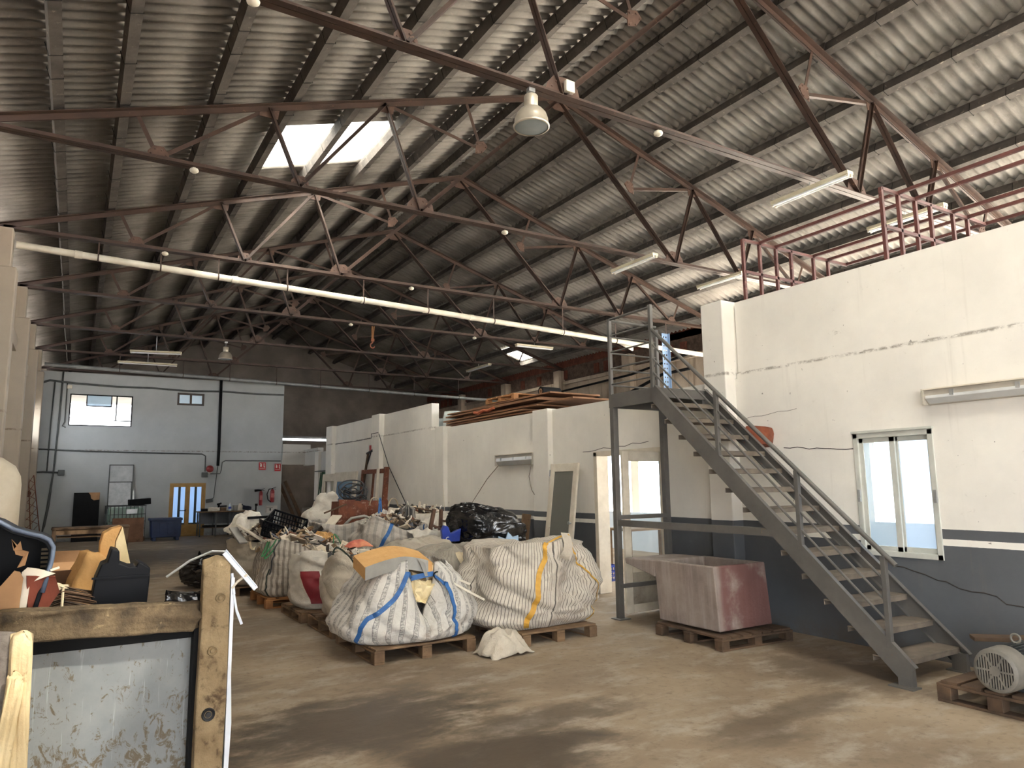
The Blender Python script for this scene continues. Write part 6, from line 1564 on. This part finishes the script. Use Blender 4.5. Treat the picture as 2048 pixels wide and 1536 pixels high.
th = thing('black_board', 'tall black board with a torn brown corner leaning on the back wall', 'board', (.34, 26.6, 0), rot=Euler((R(-9), 0, 0)))
MB().b2((-.36, 0, 0), (.36, .05, 1.55)).done('board', M_BLACK, th, world=False)
MB().poly([(.04, -.004, 1.55), (.36, -.004, 1.55), (.35, -.004, 1.32), (.20, -.004, 1.30), (.12, -.004, 1.36), (.10, -.004, 1.47)], (0, .004, 0)).done('torn_corner', M_CARD, th, world=False)
th = thing('long_table', 'long brown wooden table in front of the back wall', 'table', (.38, 20.2, 0))
MB().b2((-.42, 19.95, .70), (1.20, 20.6, .745)).done('table_top', M_WOODD, th, bevel=.005)
MB().b2((-.38, 19.98, .58), (1.16, 20.02, .70)).b2((-.38, 20.53, .58), (1.16, 20.57, .70)).done('apron', M_WOOD, th)
MB().b2((-.3, 20.05, .50), (1.1, 20.5, .53)).done('shelf_board', M_WOOD, th)
for x in (-.40, 1.10):
    for y in (19.97, 20.5): MB().b2((x, y, 0), (x + .08, y + .08, .70)).done('leg', M_WOODD, th)
th = thing('lattice_mast', 'rusty triangular lattice mast leaning in the left back corner', 'mast', (-1.0, 24.0, 0))
b = [V((-1.20, 24.0, 0)), V((-.93, 23.85, 0)), V((-.70, 24.05, 0))]; t_ = [V((-1.29, 24.3, 2.05)), V((-1.14, 24.2, 2.05)), V((-1.02, 24.3, 2.05))]
for p, q in zip(b, t_): MB().tube([p, q], .014, 6).done('leg', M_RUST, th)
mb = MB()
for k in range(9):
    for i in range(3):
        j = (i + 1) % 3
        u, w = k / 9, (k + 1) / 9
        mb.tube([b[i].lerp(t_[i], u), b[j].lerp(t_[j], w)], .007, 5)
mb.done('lacing', M_RUST, th)
mb = MB().chunk((-1.22, 24.0, 1.75), (.22, .16, .12), (0, .1, 0), .5, 40).chunk((-1.18, 24.0, 1.52), (.24, .16, .14), (.2, .1, 0), .5, 41); mb.done('clamp', M_RUST, th)
th = thing('pressure_tank', 'cream dome topped tank at the left edge before the pillars', 'tank', (-.82, 8.5, 0))
MB().lathe([(0, 0), (.34, 0), (.37, .04), (.37, 1.62), (.36, 1.70), (.31, 1.80), (.2, 1.88), (0, 1.92)], 36, (-.82, 8.5, 0.06)).done('shell', mk('CreamTank', (216, 206, 186), (192, 178, 154), 2, .45, 0, .05, c3=(150, 120, 90), sc3=5, t3=(.62, .75)), th, smooth=True, ang=50)
MB().lathe([(.372, 0), (.38, .01), (.38, .04), (.372, .05)], 36, (-.82, 8.5, 1.0)).done('seam_band', M_PVC, th)
MB().lathe([(0, 0), (.36, 0), (.36, .06), (0, .06)], 30, (-.82, 8.5, 0)).done('foot_ring', M_BLACK, th)
top('cardboard_box', 'open brown cardboard box on the floor left of the foreground tub', 'box', MB().b2((-.24, 9.8, 0), (.10, 9.83, .78)).b2((-.24, 10.2, 0), (.10, 10.23, .90)).b2((-.24, 9.8, 0), (-.21, 10.23, .86)).b2((.07, 9.8, 0), (.10, 10.23, .80)).b2((-.24, 9.8, 0), (.10, 10.23, .02)).box((-.07, 9.72, .76), (.34, .16, .01), (R(30), 0, 0)), M_CARD)
cable('thin black cable lying on the floor before the long table', [(.6, 18.2, .01), (.75, 17.2, .01), (.7, 16.0, .01), (.95, 15.0, .01), (1.05, 14.9, .01), (1.0, 15.3, .01)], .012)
conduit('wire drooping down the left of the back wall to the floor', [(-.62, Y, 2.1), (-.66, Y, 1.2), (-.74, Y, .5), (-.85, Y - .1, .2), (-1.2, Y - .2, .15)], .012)
# cooling duct behind the dark gap
top('bright_duct', 'pale metal duct crossing the dark gap right of the back wall', 'duct', MB().tube([(6.6, 33.5, 3.92), (12.2, 33.5, 3.92)], .06, 12), M_GALV, smooth=True)
top('left_downpipe', 'grey elbow downpipe at the top left corner of the hall', 'pipe', MB().tube([(-1.2, 5.5, 4.1), (-1.2, 8.4, 4.62), (-1.12, 9.2, 4.60), (-1.12, 9.3, 4.4), (-1.12, 9.3, .0)], .07, 12), mk('GreyPipe', (150, 152, 152)), smooth=True)

# ================================================================== broken insulated tub in the left foreground
def panel_mat():
    t = NT('ScuffedBlueGreyPanel'); p = t.coord()
    n = t.noise(p, 4, 8, .65)
    c = t.ramp(n, [(.3, (138, 141, 141)), (.7, (118, 123, 125))])
    sp = t.noise(t.scale(p, (22, 1, 15)), 1.0, 7, .75, .8); lo = t.sep(p)[2]
    k = t.math('ADD', t.math('MULTIPLY', t.g(lo, .2, .8), .075), .49)
    m = t.n('ShaderNodeMapRange'); m.interpolation_type = 'SMOOTHSTEP'; t.l(sp, m.inputs[0]); t.l(k, m.inputs[1]); t.l(t.math('ADD', k, .07), m.inputs[2])
    c = t.mix(t.math('MULTIPLY', m.outputs[0], .85), c, (92, 76, 46))
    sc = t.noise(t.scale(p, (70, 1, 3)), 1.0, 4, .6); c = t.mix(t.math('MULTIPLY', t.g(sc, .62, .7), .35), c, (190, 198, 200))
    t.col(c); t.set(.4); return t.m
th = thing('insulated_tub', 'broken insulated tub with torn foam edges in the left foreground', 'tub', (.1, 4.5, 0))
MB().chunk((.617, 3.85, .645), (.135, .10, 1.30), (0, R(.4), 0), .10, 51, 14).done('foam_post', M_FOAMD, th, smooth=True)
MB().chunk((.14, 3.87, 1.025), (.86, .12, .135), (0, R(2.2), 0), .22, 52, 14).done('foam_rail', mk('SootyFoam', (124, 106, 80), (58, 48, 36), 9, .9, 0, .7, c3=(166, 146, 112), sc3=16), th, smooth=True)
MB().b2((.686, 3.80, 0), (.702, 3.92, 1.18)).poly([(.70, 3.80, .1), (.712, 3.80, .5), (.694, 3.80, .9), (.69, 3.80, .1)], (0, .1, 0)).done('white_skin', mk('WhiteSkin', (226, 232, 240), (208, 214, 224), 3, .35), th)
MB().b2((-.16, 3.95, 0), (.545, 3.965, .92)).done('grey_panel', panel_mat(), th)
MB().b2((-.16, 3.90, .90), (.55, 3.99, .965)).b2((.535, 3.86, 0), (.56, 3.97, 1.0)).done('black_gasket', M_BLACK, th)  # black strips drawn for the shaded gap around the recessed panel
MB().b2((-.5, 5.3, 0), (.69, 5.4, .80)).b2((.62, 3.97, 0), (.69, 5.3, .72)).b2((-.55, 3.97, 0), (-.48, 5.4, .80)).b2((-.5, 3.97, .70), (.62, 5.3, .74)).done('tub_walls', M_FOAMD, th)
for x, z, r in ((.638, 1.09, .018), (.612, .845, .018), (.606, .555, .024)):
    MB().lathe([(r * .7, 0), (r, .004), (r * 1.15, .008), (r * 1.3, 0)], 18, (x, 3.797, z), Matrix.Rotation(PI / 2, 3, 'X')).lathe([(0, .006), (r * .5, .006), (r * .6, 0)], 14, (x, 3.797, z), Matrix.Rotation(PI / 2, 3, 'X')).done('round_fitting', M_FOAMD if z > .6 else M_CABLE, th)
th = thing('broken_board', 'speckled broken board with a torn pale edge at the lower left corner', 'board', (-.15, 3.3, 0))
MB().chunk((-.30, 3.32, .55), (.30, .05, 1.14), (0, 0, 0), .12, 55, 10).done('speckled_face', mk('SpeckledGrey', (132, 124, 116), (104, 96, 88), 30, .9, 0, .3, c3=(70, 62, 54), sc3=60), th, smooth=True)
MB().chunk((-.125, 3.30, .55), (.065, .07, 1.12), (0, R(-1.5), 0), .5, 56, 12).done('torn_edge', mk('TornPaleWood', (226, 208, 168), (200, 176, 132), 6, .9, 0, .5, c3=(130, 104, 72), sc3=18), th, smooth=True)
MB().chunk((-.175, 3.26, .48), (.05, .04, .98), (0, R(4), 0), .6, 57, 12).done('torn_edge', mk('TornPaleWood', (226, 208, 168)), th, smooth=True)
# white strips hanging off the tub corner
M_STRIP = mk('WhiteStrip', (224, 232, 242), (206, 214, 226), 3, .4)
th = thing('punched_strip', 'white punched metal strip slanting off the right corner of the tub', 'strip', (.73, 3.8, .95))
mb = MB().bar((.655, 3.84, 1.30), (.80, 3.78, 1.12), .03, .004, (.4, -.8, .5)).bar((.66, 3.85, 1.31), (.80, 3.79, 1.13), .004, .02, (.4, -.8, .5)); mb.done('strip', M_STRIP, th)
MB().tube([(.76, 3.80, 1.19), (.715, 3.80, 1.16), (.69, 3.80, 1.13)], .006, 6).done('hook_end', M_WHITEP, th)
top('white_lath', 'thin bent white lath hanging down beside the tub corner', 'strip', MB().bar((.69, 3.82, 1.20), (.700, 3.80, 1.10), .012, .010).bar((.700, 3.80, 1.10), (.716, 3.80, 1.02), .012, .010).bar((.716, 3.80, 1.02), (.742, 3.80, .955), .013, .012), M_STRIP)
top('grey_wire', 'grey wire strip lying over the top of the tub corner', 'strip', MB().tube([(.40, 3.86, 1.20), (.50, 3.86, 1.27), (.60, 3.86, 1.31), (.66, 3.86, 1.305)], .006, 6), M_GALV)
# what lies in the tub
def shell(name, label, cat, pts, y, depth, mat, thick=.02, bevel=.01, inner=None):
    th = thing(name, label, cat, (sum(p[0] for p in pts) / len(pts), y, min(p[1] for p in pts)))
    MB().poly([(x, y, z) for x, z in pts], (0, depth, 0)).done('shell', mat, th, bevel=bevel)
    return th
th = shell('plastic_housing', 'black broken plastic housing with an upright tab at the right of the tub', 'plastic part', [(.085, .88), (.115, 1.163), (.14, 1.238), (.166, 1.247), (.182, 1.316), (.218, 1.302), (.222, 1.24), (.268, 1.218), (.300, 1.216), (.306, 1.236), (.318, 1.238), (.345, 1.220), (.367, 1.206), (.366, 1.14), (.352, .88)], 4.3, .22, M_BLKP, bevel=.012)
MB().b2((.10, 4.288, 1.166), (.365, 4.30, 1.176)).done('ridge', M_BLKP, th)
th = thing('plastic_tub_liner', 'black slotted plastic crate shell at the left of the foreground tub', 'plastic part', (-.2, 4.2, 1.15))
out = [(-.52, 1.56), (-.366, 1.512), (-.289, 1.482), (-.229, 1.443), (-.169, 1.422), (-.12, 1.408), (-.088, 1.388), (-.07, 1.355), (-.072, 1.30), (-.082, 1.246), (-.10, 1.15), (-.14, .95), (-.52, .95)]
cx_ = -.30; cz_ = 1.2
inn = [(cx_ + (x - cx_) * (1 - .022 / max(.06, abs(x - cx_) + .05)), cz_ + (z - cz_) * (1 - .022 / max(.06, abs(z - cz_) + .05))) for x, z in out]
mb = MB(); n = len(out)
vs = [V((x, 4.05, z)) for x, z in out] + [V((x, 4.05, z)) for x, z in inn] + [V((x, 4.38, z)) for x, z in inn] + [V((x, 4.40, z)) for x, z in out]
F = []
for i in range(n):
    j = (i + 1) % n
    F += [(i, j, n + j, n + i), (n + i, n + j, 2 * n + j, 2 * n + i), (3 * n + i, 3 * n + j, j, i)]
F += [tuple(range(2 * n, 3 * n)), tuple(range(4 * n - 1, 3 * n - 1, -1))]
mb.add(vs, F); mb.done('shell', M_BLKP, th, bevel=.004)
mb = MB().tube([(x, 4.045, z) for x, z in out[1:11]], .010, 8); mb.done('blue_grey_rim', mk('ScuffedRim', (104, 118, 140), (76, 88, 108), 14, .4), th, smooth=True)  # bluish highlight painted as a tube along the shell's rim
for k in range(6): MB().b2((-.126, 4.36, 1.215 + .021 * k), (-.094, 4.378, 1.226 + .021 * k)).done('slot', mk('SlotTan', (150, 132, 104)), th)
top('torn_card', 'torn brown cardboard scrap caught on the black slotted shell', 'cardboard', MB().poly([(-.235, 4.04, 1.40), (-.225, 4.04, 1.35), (-.20, 4.03, 1.39), (-.19, 4.03, 1.35), (-.165, 4.03, 1.34), (-.175, 4.03, 1.28), (-.205, 4.03, 1.27), (-.185, 4.04, 1.32), (-.215, 4.04, 1.33)], (0, .006, 0)), M_CARD)
th = thing('cardboard_carton', 'torn brown carton with a white inside at the left of the tub', 'box', (-.2, 3.98, .85))
MB().poly([(-.40, 3.98, 1.10), (-.257, 3.98, 1.20), (-.212, 3.98, 1.262), (-.190, 3.98, 1.255), (-.176, 3.98, 1.225), (-.182, 3.98, 1.12), (-.19, 3.98, .85), (-.40, 3.98, .85)], (0, .02, 0)).done('torn_side', M_CARD, th)
MB().poly([(-.185, 4.02, 1.25), (-.165, 4.02, 1.27), (-.12, 4.02, 1.26), (-.055, 4.02, 1.235), (-.10, 4.02, 1.22), (-.15, 4.02, 1.20), (-.17, 4.02, .9), (-.18, 4.02, .9)], (0, .02, 0)).done('white_flap', M_WHITEP, th)
mb = MB().grid(lambda u, v: V((-.165 + .11 * u + .02 * v, 4.0 + .10 * v + .05 * u, 1.235 - .015 * u - .28 * v * (1 - .7 * u))), 8, 8); mb.done('red_brown_flap', mk('RedBrownCard', (132, 66, 48), (104, 50, 38), 5, .8), th, thick=.006)
th = thing('carton_wall', 'dark brown open carton behind the bundle in the tub', 'box', (.04, 4.9, .75))
MB().b2((-.12, 5.0, .75), (.22, 5.02, 1.155)).b2((-.12, 4.5, .75), (-.10, 5.0, 1.12)).b2((.20, 4.55, .75), (.22, 5.0, 1.14)).done('walls', M_CARDD, th)
def bundle():
    th = thing('fibre_bundle', 'bundle of brown bristle fibres lying in the tub', 'bundle', (-.02, 4.35, .9))
    rr = random.Random(8); mb = MB()
    for k in range(420):
        a = rr.uniform(0, 2 * PI); r = .085 * math.sqrt(rr.random()); y = 4.38 + r * math.cos(a) * 1.4; z = .965 + .06 + r * math.sin(a)
        x0 = -.13 + rr.uniform(-.02, .02); x1 = .10 + rr.uniform(-.03, .03)
        mb.tube([(x0, y, z - .01), ((x0 + x1) / 2, y + rr.uniform(-.01, .01), z + .02 + rr.uniform(-.008, .008)), (x1, y + rr.uniform(-.01, .01), z - .015)], .0035, 3)
    o = mb.done('bristles', scrap_mat('BristleBrowns', [(92, 68, 50), (62, 46, 36), (128, 100, 74), (44, 34, 28)]), th); o['kind'] = 'stuff'
    MB().tube([(-.02, 4.38 + .13 * math.cos(a), 1.03 + .10 * math.sin(a)) for a in [2 * PI * i / 18 for i in range(18)]], .006, 5, True).done('tie', M_CREAMS, th)
    MB().chunk((-.03, 4.4, 1.13), (.06, .05, .03), (0, .2, .3), .5, 60).done('knot', M_CREAMS, th)
bundle()
top('foam_block', 'tall orange and cream foam block rising behind the black housing', 'foam', MB().poly([(.145, 4.9, .8), (.145, 4.9, 1.30), (.158, 4.9, 1.362), (.20, 4.9, 1.388), (.252, 4.9, 1.402), (.222, 4.9, 1.314), (.215, 4.9, .8)], (0, .22, 0)), M_FOAM, bevel=.006)
top('foam_block', 'cream wedge of foam against the tall orange foam block', 'foam', MB().poly([(.2225, 4.92, .8), (.226, 4.92, 1.312), (.258, 4.92, 1.40), (.315, 4.92, 1.16), (.318, 4.92, .8)], (0, .2, 0)), M_FOAMW, bevel=.004)
top('foam_block', 'rounded yellow foam lump left of the tall foam block', 'foam', MB().chunk((.085, 4.95, 1.13), (.13, .2, .26), (0, .3, .2), .3, 61, 5), M_FOAM, smooth=True)
top('plastic_ring', 'brown plastic ring on edge in front of the bristle bundle', 'ring', MB().lathe([(.075, 0), (.083, 0), (.083, .06), (.075, .06), (.075, 0)], 26, (-.14, 4.15, .99), Matrix.Rotation(R(62), 3, 'X')), M_CARDD, smooth=True, ang=40)
top('black_film', 'crumpled black film lump on the tub rail', 'film', MB().chunk((.49, 3.93, 1.06), (.16, .08, .10), (0, .1, 0), .6, 62, 5), M_FILM, smooth=True)
top('white_fork', 'small white plastic piece at the edge of the carton flap', 'plastic part', MB().bar((-.075, 4.03, 1.25), (-.04, 4.03, 1.262), .012, .01), M_PVC)
